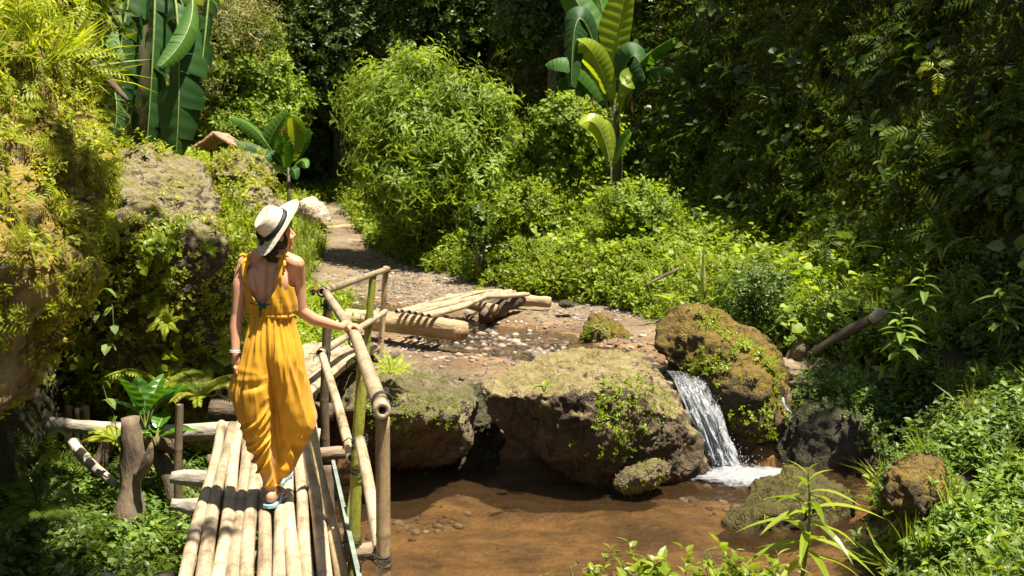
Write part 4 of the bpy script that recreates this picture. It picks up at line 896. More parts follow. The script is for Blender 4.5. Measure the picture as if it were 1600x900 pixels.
bn = banana2((q.x, YR, z0), tp, .12, [
    ([(960, 175, 22.02), (963, 80, 21.78), (985, -35, 21.42)], 0.91, (.35, -1, .1), 'lime', dict(tears=.04)),
    ([(957, 170, 22.02), (930, 60, 22.25), (872, -40, 22.61)], 0.84, (-.2, -1, .3), 'banana', dict(tears=.05)),
    ([(958, 170, 22.02), (950, 60, 22.49), (920, -60, 22.85)], 0.82, (.2, -1, .3), 'banana', dict(tears=.08)),
    ([(957, 175, 21.90), (935, 100, 21.54), (905, 65, 21.18)], 0.64, (-.4, -1, .5), 'lime', dict(tears=.05)),
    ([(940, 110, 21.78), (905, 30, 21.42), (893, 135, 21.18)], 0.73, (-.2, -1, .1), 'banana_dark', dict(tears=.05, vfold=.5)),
    ([(950, 175, 21.90), (905, 100, 21.42), (853, 100, 21.30)], 0.56, (0, -.6, 1), 'banana', dict(droop=.3, tears=.08)),
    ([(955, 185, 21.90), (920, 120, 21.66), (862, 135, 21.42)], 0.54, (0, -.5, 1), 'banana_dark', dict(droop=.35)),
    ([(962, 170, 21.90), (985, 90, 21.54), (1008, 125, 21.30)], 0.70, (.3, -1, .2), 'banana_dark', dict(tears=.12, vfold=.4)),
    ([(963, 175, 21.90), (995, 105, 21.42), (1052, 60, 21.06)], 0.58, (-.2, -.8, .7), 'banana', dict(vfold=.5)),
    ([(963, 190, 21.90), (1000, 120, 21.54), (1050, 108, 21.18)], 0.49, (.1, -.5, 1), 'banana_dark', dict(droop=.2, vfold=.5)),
    ([(963, 195, 21.90), (985, 125, 21.42), (972, 150, 21.30)], 0.47, (.1, -1, .4), 'lime', dict(tears=.1)),
    ([(955, 190, 22.02), (930, 120, 22.37), (905, 150, 22.61)], 0.58, (0, -1, .5), 'banana_dark', dict(tears=.1))],
    'tall banana plant with broad upright leaves against the dark cliff')
for k, pts in enumerate(([(972, 140, 21.78), (985, 130, 21.66), (990, 178, 21.54)], [(945, 150, 21.78), (930, 145, 21.66), (928, 165, 21.54)], [(975, 135, 21.78), (992, 128, 21.66), (980, 165, 21.54)])):
    (bv, bf), _ = blade(pts, .24, (.3, -1, 0), 60 + k, tears=.5, vfold=.9, curl=.8); obj('dead_leaf', mesh('dead_leaf', bv, bf, M['dead_leaf']), bn)
q = P(958, 300, 21.42); q2 = P(955, 262, 21.30)
banana2((q.x, 21.4, float(H(q.x, 21.4))), q2, .05, [([(955, 265, 21.30), (935, 200, 21.18), (908, 195, 20.94)], 0.49, (-.3, -1, .3), 'lime', dict(tears=.02)), ([(955, 262, 21.30), (955, 210, 21.30), (943, 192, 21.30)], 0.42, (.5, -1, .2), 'lime', dict(tears=.02)), ([(957, 265, 21.30), (972, 225, 21.18), (985, 205, 21.06)], 0.23, (.2, -1, .3), 'banana', dict(tears=.02))],
    'young lime green banana shoot at the foot of the tall banana plant')
# small banana plant near the hut
q = P(450, 282, 24.5); z0 = float(H(q.x, 24.5)); q2 = P(450, 262, 24.5)
sb = banana2((q.x, 24.5, min(z0, q.z)), q2, .07, [
    ([(425, 262, 24.5), (420, 225, 24.4), (450, 176, 24.3)], .55, (.4, -1, .2), 'banana', dict(tears=.02)), ([(452, 262, 24.4), (462, 215, 24.2), (457, 183, 24.0)], .50, (.1, -1, .2), 'lime', dict(tears=.03)),
    ([(440, 262, 24.5), (400, 205, 24.3), (360, 184, 24.1)], .40, (.2, -.8, .7), 'banana', dict(tears=.04)), ([(445, 262, 24.2), (395, 225, 23.9), (340, 226, 23.7)], .36, (0, -.5, 1), 'banana_dark', dict(tears=.03, droop=.3)),
    ([(448, 268, 24.2), (445, 240, 24.0), (442, 212, 23.8)], .46, (0, -1, .1), 'banana', dict(tears=.02)), ([(452, 262, 24.6), (470, 225, 24.6), (480, 200, 24.6)], .42, (.3, -1, .2), 'banana', dict(tears=.04)),
    ([(446, 268, 24.2), (425, 240, 23.9), (412, 258, 23.7)], .34, (0, -1, .6), 'banana_dark', dict(tears=.05)), ([(452, 272, 24.2), (470, 252, 24.0), (478, 262, 23.8)], .3, (0, -1, .6), 'banana', dict(tears=.05)), ([(450, 275, 24.1), (458, 265, 23.9), (462, 280, 23.8)], .3, (.2, -1, .5), 'banana_dark', dict(tears=.05)),
    ([(448, 275, 24.1), (430, 262, 24), (420, 275, 23.8)], .3, (-.2, -1, .5), 'lime', dict(tears=.05))], 'small banana like plant with a red flower beside the thatched roof')
m_red = simple('red flower', (.65, .06, .05), .5, .2, 30, .002)
mb = MB(); fq = P(443, 203, 23.9); bz = P(445, 270, 24.3).z
for k in range(9):
    v, f = leaf_t(.15, .5, .3, .3); mb.add(v @ rotm(k * .7, .5 + .2 * (k % 2)).T + np.array(fq) - [0, 0, .05], f)
obj('flower', mesh('flower', *mb.get(), m_red), sb); V, F = tube([(fq.x, 24.1, bz), tuple(fq)], .01, 5); obj('flower_stalk', mesh('flower_stalk', V, F, M['stem']), sb)
# big banana plant on the left with hanging torn leaves
YB = 10.6; q = P(205, 235, 11.4); D_ = 'banana_dark'; hg = dict(tears=.5, vfold=.35, curl=.5, stalk=.03)
banana2((q.x, 11.4, float(H(q.x, 11.4))), P(215, -120, 11.4), .15, [
    ([(243, -90, 10.9), (240, 60, 10.6), (229, 228, 10.5)], .58, (-.1, -1, 0), D_, hg), ([(262, -60, 10.8), (279, 60, 10.4), (275, 240, 10.3)], .62, (.1, -1, .05), D_, dict(tears=.25, vfold=.3, curl=.4, stalk=.3)),
    ([(215, -60, 11.2), (190, 70, 10.9), (186, 190, 10.8)], .45, (-.3, -1, 0), D_, hg), ([(225, -70, 11.3), (212, 40, 11.2), (205, 200, 11.1)], .5, (.3, -1, 0), D_, hg),
    ([(225, -60, 11.5), (170, 0, 11.6), (150, 120, 11.4)], .5, (-.3, -1, .2), D_, hg), ([(250, -40, 11.4), (300, -25, 11.2), (352, -2, 11.0)], .42, (0, -.7, 1), 'lime', dict(tears=.05)),
    ([(210, -20, 10.9), (160, 40, 10.7), (190, 95, 10.5)], .32, (-.3, -1, .4), 'banana', dict(tears=.1)), ([(240, -60, 11.6), (290, 20, 11.7), (300, 110, 11.6)], .5, (.3, -1, .1), D_, hg), ([(170, 120, 10.6), (182, 160, 10.5), (178, 210, 10.4)], .3, (0, -1, .2), D_, hg),
    ([(300, -10, 10.6), (292, 50, 10.3), (250, 104, 10.0)], .24, (.6, -1, .3), 'banana', dict(tears=.1, vfold=.2)), ([(330, -60, 10.9), (322, 40, 10.6), (305, 190, 10.5)], .4, (.4, -1, 0), D_, hg),
    ([(235, -100, 11.6), (225, 0, 11.9), (245, 160, 11.9)], .6, (.2, -1, .1), D_, hg)], 'big banana plant with dark torn leaves hanging above the left bank')
(bv, bf), _ = blade([(292, 20, 10.3), (276, 85, 10.2), (262, 105, 10.1)], .3, (.2, -1, 0), 77, tears=0, vfold=.1)
# ferns, single plants
def plant(name, parts, base, label, cat, group=None):
    t = thing(name, base, label, cat, group)
    for nm, (V, F), mt in parts: obj(nm, mesh(nm, V, F, M[mt], False), t, Matrix.Translation(Vector(base)))
    return t
def sc_(t, s_): return t[0] * s_, t[1]
def put(px, py, Y, name, tm, s_, mt, label, cat, nm='foliage', rot=0, tilt=(0, 0), group=None):
    b = P(px, py, Y); V, F = sc_(tm, s_); V = V @ rotm(rot, 0).T @ np.array(Matrix.Rotation(tilt[0], 3, 'X') @ Matrix.Rotation(tilt[1], 3, 'Y')).T
    return plant(name, [(nm, (V, F), mt)], tuple(b), label, cat, group)
put(252, 600, 8.0, 'fern', T_fern_hi[0], .52, 'fern', 'fern with arching fronds left of the log end at the top of the bridge', 'fern', 'fronds', .3, (.4, .1))
put(310, 625, 8.0, 'fern', T_fern_hi[1], .50, 'fern', 'yellow green fern under the hollow bamboo ends left of the bridge', 'fern', 'fronds', 1.3, (.3, 0))
put(262, 505, 7.7, 'fern', T_fern_hi[2], .17, 'fern', 'small fern on the dark mossy rock face level with her hip', 'fern', 'fronds', 0, (1.1, 0))
put(180, 690, 6.9, 'fern', T_fern_hi[0], .3, 'fern', 'fern behind the log beside the tree stump post', 'fern', 'fronds', 2, (.3, .1))
put(20, 560, 4.9, 'fern', T_fern_hi[1], .36, 'fern_dark', 'dark fern under the overhanging rock at the left edge', 'fern', 'fronds', 2, (.5, .3))
put(60, 800, 4.9, 'fern', T_fern_hi[2], .36, 'fern_dark', 'dark fern low among the weeds at the lower left', 'fern', 'fronds', 1, (.2, .3))
put(610, 585, 9.3, 'fern', T_fern_hi[1], .34, 'fern', 'bright fern on the rock just behind the end of the handrail', 'fern', 'fronds', .4, (.3, .2))
put(1465, 110, 12.5, 'fern', T_hang[3], .45, 'fern', 'pale fern standing out alone high on the dark cliff', 'fern', 'fronds', 1.0, (1.0, -.3))
put(1430, 205, 12.5, 'fern', T_hang[1], .6, 'fern_dark', 'fern lower down on the dark cliff below the pale one', 'fern', 'fronds', 1.4, (1.0, -.3))
put(1210, 400, 14.5, 'fern', T_hang[0], .6, 'fern_dark', 'large fern low on the cliff above the fallen branch', 'fern', 'fronds', .4, (.5, -.2))
put(1290, 385, 13.5, 'fern', T_hang[2], .55, 'fern_dark', 'wide fern at the foot of the cliff right of the large fern', 'fern', 'fronds', .9, (.5, -.2))
# broad leaved plant by the fence
def broad(seed, n, L, W, lift=(.8, 1.3)):
    r = random.Random(seed); mb = MB(); st = MB()
    for k in range(n):
        az = k * 2.2 + r.uniform(-.3, .3); tl = r.uniform(*lift); l = L * r.uniform(.75, 1.1); hs = l * r.uniform(.3, .6)
        d = np.array([-math.sin(az) * .35, math.cos(az) * .35, .9]) * hs
        v = []; f = []; m_ = 12; rows = []
        for i in range(m_ + 1):
            t = i / m_; hw = l * W / 2 * (math.sin(math.pi * min(1, (t * .95 + .05)) ** .8) ** .75) * (1 if i < m_ else 0)
            y = l * t; z = -.28 * l * t * t
            for j in (-1, -.5, 0, .5, 1): v.append((j * hw, y, z + abs(j) * hw * .35 + (.012 * l if i % 2 else -.012 * l) * (abs(j) > 0)))
        for i in range(m_):
            for j in range(4):
                a = i * 5 + j; f += [(a, a + 1, a + 6), (a, a + 6, a + 5)]
        v = np.array(v) @ rotm(az, tl).T + d; mb.add(v, np.array(f))
        mr = tube([np.zeros(3), d * .6, d], [.008, .007, .006], 5); st.add(*mr)
        pts = np.array([(0, l * t, -.28 * l * t * t + .004) for t in np.linspace(0, .95, 6)]) @ rotm(az, tl).T + d; st.add(*tube(pts, np.linspace(.006, .002, 6), 4))
    return mb.get(), st.get()
def broadplant(px, py, Y, seed, n, L, W, label, mt='bigleaf', lift=(.8, 1.3)):
    a, b = broad(seed, n, L, W, lift); plant('broad_leaf_plant', [('leaves', a, mt), ('leaf_stalks', b, 'midrib')], tuple(P(px, py, Y)), label, 'plant')
broadplant(228, 672, 7.2, 3, 6, .36, .48, 'broad glossy leaved plant standing up behind the tree stump post', lift=(.7, 1.35))
broadplant(245, 700, 6.9, 5, 5, .25, .5, 'glossy plant spilling over the horizontal log between the stump and the thin post', lift=(.1, .6))
broadplant(850, 612, 9.3, 8, 5, .13, .42, 'small leafy seedling on the front of the largest boulder', 'lime', (.1, .7))
broadplant(1050, 478, 12, 9, 4, .22, .5, 'pale leafed seedling beside the crest of the ochre mossy boulder', 'lime', (.3, .8))
broadplant(135, 200, 6.8, 12, 4, .26, .45, 'shiny broad leaves hanging among the ferns on the left bank', 'lime', (-.4, .3))
broadplant(1095, 260 + 200, 13.4, 14, 6, .34, .4, 'broad leaved weed on the bank behind the ochre mossy boulder', 'jungle', (.2, .8))
broadplant(1470, 408, 11, 15, 8, .42, .4, 'whorl of wide dark leaves at the foot of the cliff', 'jungle', (.1, .7))
broadplant(1330, 400, 12.5, 16, 8, .38, .4, 'spreading dark broad leaved plant next to the wide fern', 'jungle', (.1, .7))
put(1100, 468, 12, 'grass_tuft', grass_t(3, 9, 1, .06, .6), .75, 'grass', 'tall grass tuft growing on top of the ochre mossy boulder', 'grass tuft', 'blades')
# tall weed in the right foreground with long drooping leaves
def tall(seed, h, L, n, W=.18):
    r = random.Random(seed); mb = MB(); st = MB(); path = lambda t: np.array([.08 * h * math.sin(t * 2.2), .03 * t, h * t])
    st.add(*tube([path(t) for t in np.linspace(0, 1, 8)], np.linspace(.011, .004, 8), 6))
    for k in range(n):
        t = .25 + .75 * k / (n - 1); az = k * 2.4; ls = L * (1.1 - .75 * max(0, t - .7) / .3) * r.uniform(.75, 1.1)
        v = []; m_ = 7
        tl = r.uniform(.1, .5) + .8 * max(0, t - .8) / .2
        for i in range(m_ + 1):
            u = i / m_; hw = ls * W / 2 * math.sin(math.pi * min(1, u * .94 + .06)) ** .8 * (i < m_); z = -.62 * ls * u * u
            for j in (-1, 0, 1): v.append((j * hw, ls * u, z + abs(j) * hw * .45))
        f = [];
        for i in range(m_):
            for j in range(2): a = i * 3 + j; f += [(a, a + 1, a + 4), (a, a + 4, a + 3)]
        mb.add(np.array(v) @ rotm(az, tl).T + path(t), np.array(f))
    return mb.get(), st.get()
def tallweed(px, py, Y, h, L, n, seed, label, mt='lime', W=.18):
    a, b = tall(seed, h, L, n, W); plant('tall_weed', [('leaves', a, mt), ('stem', b, 'stem')], tuple(P(px, py, Y)), label, 'weed')
tallweed(1248, 930, 4.6, .58, .27, 26, 3, 'tall weed with long drooping leaves rising in front of the pool, nearest the camera', W=.15)
tallweed(1210, 940, 4.5, .22, .16, 12, 4, 'short weed at the foot of the tall drooping weed, beside the pool')
for i, (px, py, Y, h) in enumerate(((1400, 560, 10, .62), (1435, 500, 10.5, .7), (1500, 480, 11, .7), (1340, 520, 12.2, .6), (1560, 520, 10, .7), (1225, 520, 13, .5))):
    lb = ['tall shaded weed above the dark boulder', 'upright weed left of the shaded weeds near the fallen branch end', 'tall dark weed beneath the whorl of wide leaves', 'weed growing beside the fallen branch', 'dark weed near the right edge under the cliff', 'weed between the stones behind the mossy boulder'][i]
    tallweed(px, py + 20, Y, h, .24, 20, 30 + i, lb, 'near', .3)
# foreground weeds at the bottom, twining shoots
rg = np.random.default_rng(9)
for i, (px, h) in enumerate(((905, .16), (960, .20), (1010, .26), (1050, .22), (1100, .24), (1150, .22), (1185, .20), (860, .10))):
    V1, F1 = MB(), None; mb = MB(); st = MB(); base = P(px, 945, 4.35)
    for k in range(5):
        tv_, tf_ = sprig_t(500 + i * 7 + k, 12, 1, .34, .55, .3, .3, .4, True); s_ = h * rg.uniform(.7, 1.25)
        mb.add((tv_ * s_) @ rotm(k * 1.3 + i, .35 * (k > 0)).T + rg.normal(0, .035, 3) * [1, 1, 0], tf_)
    z = lambda t, a: np.array([math.cos(a) * t * h * 1.1 + .02 * math.sin(t * 9), math.sin(a) * t * .1, h * 1.9 * t - h * 1.0 * t ** 3 + .01 * math.sin(t * 14)])
    a = rg.random() * 6.28
    st.add(*tube([z(t, a) for t in np.linspace(0, 1, 14)], np.linspace(.005, .002, 14), 4))
    plant('foreground_weed', [('leaves', mb.get(), 'lime'), ('tendril', st.get(), 'stem')], tuple(base), ('second from left', 'third from left', 'fourth from left', 'fifth from left', 'third from right', 'second from right', 'rightmost', 'leftmost')[i] + ' of the lime green twining weeds in front of the pool', 'weed', 'twining weeds along the near bank')
# right foreground thicket
V, F = None, None
rg = np.random.default_rng(31); n = 330; x = rg.uniform(1.55, 4.6, n); y = rg.uniform(4.4, 7.3, n); ok = (x > 1.5 + (y - 4.4) * .25) ; x, y = x[ok], y[ok]
z = H(x, y, False); hs = np.clip(.23 + .2 * fbm(p3(x, y) * 1.3, 90, 2), .18, .6) * rg.uniform(.7, 1.2, len(x))
V, F = scatter(T_weed_hi, p3(x, y, z), np.tile([0, 0, 1.], (len(x), 1)), hs, rg, .3); stuff('weed_thicket', V, F, M['near'])
k = rg.random(len(x)) < .14; V, F = scatter(T_weed, p3(x[k], y[k], z[k] + .05), np.tile([0, 0, 1.], (k.sum(), 1)), hs[k] * 1.1, rg, .4); stuff('weed_thicket', V, F, M['lime'])
n = 45; x = rg.uniform(1.3, 3.2, n); y = rg.uniform(4.6, 6.6, n); V, F = scatter(T_grass, p3(x, y, H(x, y, False)), np.tile([0, 0, 1.], (n, 1)), rg.uniform(.3, .5, n), rg, .2); stuff('grass', V, F, M['grass'])
# trailing vines on the left
for i, (px, py, Y, L_, lb) in enumerate(((165, 450, 6.6, 1.1, 'thin leafy vine hanging in front of the dark rock left of the ledge'), (75, 655, 5.0, .5, 'dark leaved vine drooping over the left end of the horizontal log'), (130, 300, 6.0, .8, 'leafy vine on the left bank in front of the grey topped boulder'))):
    t = thing('hanging_vine', tuple(P(px, py, Y)), lb, 'vine'); mb = MB(); b = np.array(P(px, py, Y)); r_ = random.Random(i)
    pts = [b + [.05 * math.sin(k), -.03 * k * .1, -L_ * k / 9] for k in range(10)]
    obj('stem', mesh('stem', *tube(pts, .004, 5), M['stem']), t)
    for k in range(16):
        q_ = pts[int(k / 16 * 10)]; v, f = leaf_t(.085 * r_.uniform(.7, 1.2), .7, .3, .2); mb.add(v @ rotm(r_.random() * 6.3, -.5).T + q_, f)
    obj('leaves', mesh('leaves', *mb.get(), M['near'], False), t)
# ================================================================ bamboo
def bamboo_mat(name, pale, mid, dark, blot=.45, node=(.10, .07, .035), rough=.42):
    m, nt, out = mat(name); tc = N(nt, 'ShaderNodeTexCoord'); oi = N(nt, 'ShaderNodeObjectInfo'); geo = N(nt, 'ShaderNodeNewGeometry')
    add = N(nt, 'ShaderNodeVectorMath', operation='ADD'); nt.links.new(tc.outputs['Object'], add.inputs[0])
    cx = N(nt, 'ShaderNodeCombineXYZ'); nt.links.new(math_(nt, 'MULTIPLY', oi.outputs['Random'], 37.0), cx.inputs[2]); nt.links.new(cx.outputs[0], add.inputs[1])
    co = add.outputs[0]
    fib = noise(nt, mapped(nt, co, (90, 90, 2.2)), 1.0, 4, .6); big = noise(nt, mapped(nt, co, (9, 9, 2.4)), 1.0, 5, .65); spk = noise(nt, co, 55, 5, .7)
    c = ramp(nt, big, [(.34, dark), (.47, mid), (.66, pale)])
    c = mixc(nt, 1., c, ramp(nt, fib, [(.25, g3(.78)), (.75, g3(1.18))]), 'MULTIPLY')
    c = mixc(nt, 1., c, ramp(nt, spk, [(.30, g3(1 - blot)), (.50, g3(1.05))]), 'MULTIPLY')
    c = mixc(nt, 1., c, ramp(nt, oi.outputs['Random'], [(0, g3(.72)), (1, g3(1.12))]), 'MULTIPLY')
    nd = N(nt, 'ShaderNodeAttribute', attribute_name='node').outputs['Fac']
    c = mixc(nt, math_(nt, 'MULTIPLY', nd, .62), c, node)
    ins = N(nt, 'ShaderNodeAttribute', attribute_name='inside').outputs['Fac']; c = mixc(nt, math_(nt, 'MULTIPLY', ins, .8), c, (.03, .02, .012))
    prin(nt, out, c, rough, bump(nt, math_(nt, 'ADD', fib, math_(nt, 'MULTIPLY', spk, .6)), .003, .6), .4); return m
M['bamboo'] = bamboo_mat('weathered bamboo', (.47, .385, .265), (.37, .285, .18), (.19, .135, .08))
M['bamboo2'] = bamboo_mat('brownish bamboo', (.42, .31, .17), (.30, .21, .11), (.15, .10, .055))
M['bamboo_green'] = bamboo_mat('green bamboo', (.30, .29, .055), (.21, .225, .03), (.13, .13, .03), .55, (.16, .15, .06), .32)
M['bamboo_dark'] = bamboo_mat('dark old bamboo', (.17, .12, .075), (.10, .075, .045), (.05, .038, .026))
M['band'] = simple('black rubber strip', (.02, .02, .022), .6, .3, 40, .002)
M['log'] = simple('peeled log', (.36, .25, .14), .8, .45, 5, .03, stretch=(1, 1, .22))
M['log_pale'] = simple('pale lichen log', (.30, .26, .20), .85, .6, 7, .025, stretch=(1, 1, .5))
M['log_dark'] = simple('dark rotten wood', (.085, .06, .04), .9, .6, 7, .03, stretch=(1, 1, .3))
M['wood'] = simple('rough grey brown wood', (.17, .125, .08), .9, .55, 9, .02, stretch=(1, 1, .25))
rb = random.Random(4)
def pole(name, pts, r, mt, parent=None, step=None, n=16, bore=.6, taper=.94, wob=.006):
    pts = [Vector(p) for p in pts]; a, b = pts[0], pts[-1]; L = (b - a).length; qt = (b - a).to_track_quat('Z', 'Y'); Mx = Matrix.Translation(a) @ qt.to_matrix().to_4x4(); inv = Mx.inverted()
    loc = np.array([(inv @ p)[:] for p in pts]); step = step or rb.uniform(.36, .55); off = rb.uniform(.05, step)
    zs = set(np.round(np.arange(0, L + .001, .06), 4)) | {0.0, L}; nodes = np.arange(off, L - .03, step); nodes = nodes + np.array([rb.uniform(-.03, .03) for _ in nodes])
    for q in nodes: zs |= {round(q + e, 4) for e in (-.016, -.007, 0, .006, .014)}
    zs = np.array(sorted(z for z in zs if 0 <= z <= L))
    cx = np.interp(zs, loc[:, 2], loc[:, 0]) + wob * np.sin(zs * 2.1 + rb.random() * 6); cy = np.interp(zs, loc[:, 2], loc[:, 1]) + wob * np.sin(zs * 1.7 + rb.random() * 6)
    rad = r * (1 - (1 - taper) * zs / L); nd = np.zeros(len(zs))
    for q in nodes:
        g_ = np.exp(-((zs - q) / .008) ** 2); rad = rad + g_ * r * .05; nd = np.maximum(nd, g_); nd = np.maximum(nd, .35 * np.exp(-((zs - q + .02) / .02) ** 2))
    an = np.linspace(0, 2 * np.pi, n, endpoint=False); V = np.stack([cx[:, None] + rad[:, None] * np.cos(an), cy[:, None] + rad[:, None] * np.sin(an), zs[:, None] + 0 * an], -1).reshape(-1, 3)
    F = []; m_ = len(zs)
    for k in range(m_ - 1):
        for j in range(n): F.append((k * n + j, k * n + (j + 1) % n, (k + 1) * n + (j + 1) % n, (k + 1) * n + j))
    nda = np.repeat(nd, n); ins = np.zeros(len(V)); V = list(map(tuple, V)); nda = list(nda); ins = list(ins)
    for end, k in ((0, 0), (1, m_ - 1)):
        base = k * n; z = zs[k]; dz = .09 if end == 0 else -.09
        i1 = len(V)
        for j in range(n): V.append((cx[k] + rad[k] * (bore + .1) * math.cos(an[j]), cy[k] + rad[k] * (bore + .1) * math.sin(an[j]), z)); nda.append(0); ins.append(.15)
        i2 = len(V)
        for j in range(n): V.append((cx[k] + rad[k] * bore * math.cos(an[j]), cy[k] + rad[k] * bore * math.sin(an[j]), z + dz)); nda.append(0); ins.append(1)
        c = len(V); V.append((cx[k], cy[k], z + dz)); nda.append(0); ins.append(1)
        for j in range(n):
            j2 = (j + 1) % n; q1 = (base + j, i1 + j, i1 + j2, base + j2); q2 = (i1 + j, i2 + j, i2 + j2, i1 + j2); t3 = (i2 + j, c, i2 + j2)
            if end: q1, q2, t3 = q1[::-1], q2[::-1], t3[::-1]
            F += [q1, q2, t3]
    me = mesh(name, np.array(V), F, M[mt], True, {'node': nda, 'inside': ins}); return obj(name, me, parent, Mx)
def lash(pos, axis_, r, parent, turns=4, wd=.022, rot=0, tail=True, mt='band'):
    axis_ = Vector(axis_).normalized(); qt = axis_.to_track_quat('Z', 'Y').to_matrix(); t = np.linspace(0, turns * 2 * np.pi, turns * 16)
    h = wd * 2 * np.sin(t * .23 + rot) * .5; pts = np.stack([np.cos(t) * (r + .003 + .002 * np.sin(t * 1.7)), np.sin(t) * (r + .003), h + np.cos(t + rot) * wd * .5], -1)
    mb = MB(); mb.add(*tube(pts, .0032, 6))
    if tail: mb.add(*tube(pts[-1] + np.array([(0, 0, 0), (.02, -.01, .01), (.045, 0, -.01), (.05, -.015, -.05)]) * 1.0, .0035, 5))
    V, F = mb.get(); V = V @ np.array(qt).T + np.array(pos); return obj('lashing', mesh('lashing', V, F, M[mt]), parent)
def log(name, pts, rad, mt, parent=None, n=18, amp=.14, knots=4, seed=0, ends='log_end'):
    pts = [np.array(p, float) for p in pts]; T = []; 
    for a, b in zip(pts[:-1], pts[1:]):
        m_ = max(3, int(np.linalg.norm(b - a) / .05)); T += [a + (b - a) * k / m_ for k in range(m_)]
    T.append(pts[-1]); T = np.array(T); k = np.ones(5) / 5
    if len(T) > 8:
        for i in range(3): T[2:-2, i] = np.convolve(T[:, i], k, 'valid')
    r_ = np.interp(np.linspace(0, 1, len(T)), np.linspace(0, 1, len(rad)), rad)
    c = T.mean(0); V, F = tube(T, r_, n); q = V * 5; d = fbm(q, seed, 3) * amp * np.mean(rad); cen = T[np.clip(np.arange(len(V)) // n, 0, len(T) - 1)]
    dirn = V - cen; ln = np.linalg.norm(dirn, axis=1)[:, None]; V = V + np.where(ln > 1e-4, dirn / (ln + 1e-9), 0) * d[:, None]
    # local Z along the log for the grain
    ax = Vector(T[-1] - T[0]); Mx = Matrix.Translation(Vector(c)) @ ax.to_track_quat('Z', 'Y').to_matrix().to_4x4(); inv = np.array(Mx.inverted())
    V = V @ inv[:3, :3].T + inv[:3, 3]
    return obj(name, mesh(name, V, F, M[mt]), parent, Mx)
# ---------------------------------------------------------------- the first span, under the woman
br = thing('bamboo_bridge', (-1.2, 5.0, 0), 'bamboo pole footbridge with a handrail on its right side that the woman walks on', 'bridge')
A0, B0 = Vector((-.06, 1.55, 0)), Vector((-1.50, 7.62, 0))     # right edge
dv = (B0 - A0).normalized(); sv = Vector((-dv.y, dv.x, 0))
nP = 11; wid = .755
for i in range(nP):
    o_ = (i + .5) / nP * wid; r = .0345 + rb.uniform(-.003, .004); 
    wf = .0 if i else -.01
    e0 = rb.uniform(-.1, .1); e1 = rb.uniform(-.10, .06)
    fan = (i / nP - .5) * .04
    a = A0 + sv * (o_ + fan) - Vector((0, 0, r)) + dv * e0; b = B0 + sv * (o_ - fan) - Vector((0, 0, r - .004)) + dv * e1
    mid = (a + b) / 2 + Vector((rb.uniform(-.006, .006), 0, rb.uniform(-.012, .002)))
    pole('deck_pole', [a, mid, b], r, 'bamboo2' if i == 0 else 'bamboo', br, taper=.97, wob=.009)
def onb(Y, off=0., z=0.):  # point at depth Y, off metres right of the right edge
    t = (Y - A0.y) / (B0.y - A0.y); p = A0.lerp(B0, t) - sv * off; return Vector((p.x, p.y, z))
for Yc, r in ((2.6, .05), (4.95, .045), (6.9, .05)):
    log('crossbeam', [onb(Yc, .16, -.125), onb(Yc, -.77, -.13)], [r, r * 1.1], 'wood', br, seed=int(Yc * 7), amp=.3)
for Yc, z, r, L in ((6.38, -.08, .05, .14), (6.15, -.18, .055, .12)):
    log('crossbeam', [onb(Yc, -.6, z - .03), onb(Yc, -.8 - L * .35, z - .02), onb(Yc, -.82 - L, z)], [r, r * 1.05, r * .75], 'log_pale', br, seed=int(Yc * 9), amp=.35)
for s_ in (.06, -.42):
    log('bearer', [onb(1.8, s_ - .16, -.2), onb(7.5, s_ - .16, -.2)], [.055, .06], 'log_dark', br, seed=3)
bm = bmesh.new(); bmesh.ops.create_cube(bm, size=1); me = bpy.data.meshes.new('edge_board'); bmesh.ops.scale(bm, vec=(.022, 4.2, .075), verts=bm.verts); bmesh.ops.bevel(bm, geom=bm.edges, offset=.003, segments=2); bm.to_mesh(me); bm.free()
me.materials.append(simple('grey green painted board', (.16, .19, .15), .7, .35, 12, .004)); mid = (onb(2.2, .04) + onb(6.3, .04)) / 2
obj('edge_board', me, br, Matrix.Translation(mid + Vector((0, 0, -.045))) @ Matrix.Rotation(math.atan2(-dv.x, dv.y), 4, 'Z'))
# railing 1
H1 = [P(597, 640, 3.62), P(556, 527, 5.44), P(511, 460, 7.62)]
H1b = H1[0] + (H1[0] - H1[1]).normalized() * .02
pole('handrail', [H1b, H1[1], H1[2] + (H1[2] - H1[1]).normalized() * .1], .0325, 'bamboo', br, step=.33, wob=0, n=24, bore=.36)
pn = P(597, 652, 3.66); post_n = pole('rail_post', [Vector((pn.x - .012, 3.66, -1.45)), Vector((pn.x + .0, 3.66, pn.z))], .0285, 'bamboo2', br, step=.42, wob=.002)
pg = P(566, 548, 5.02); p_g = pole('rail_post', [P(552, 905, 4.96) + Vector((0, 0, -.9)), P(552, 905, 4.96), P(558, 700, 4.99), P(568, 556, 5.02)], .031, 'bamboo_green', br, step=.40, wob=.002)
pf = P(512, 470, 7.66); pole('rail_post', [P(507, 625, 7.66) + Vector((0, 0, -.5)), P(507, 625, 7.66), P(513, 468, 7.66)], .036, 'bamboo_dark', br, step=.35, wob=.002)
pole('lower_rail', [P(504, 556, 7.55), P(530, 640, 5.95), P(546, 700, 5.15), P(550, 716, 4.98)], .029, 'bamboo', br, step=.3, wob=0)
pole('lower_rail', [P(562, 688, 4.93), P(574, 745, 4.45), P(590, 835, 3.85), P(594, 862, 3.7)], .0275, 'bamboo', br, step=.34, wob=0)
vz = (0, 0, 1); vr = H1[0] - H1[1]
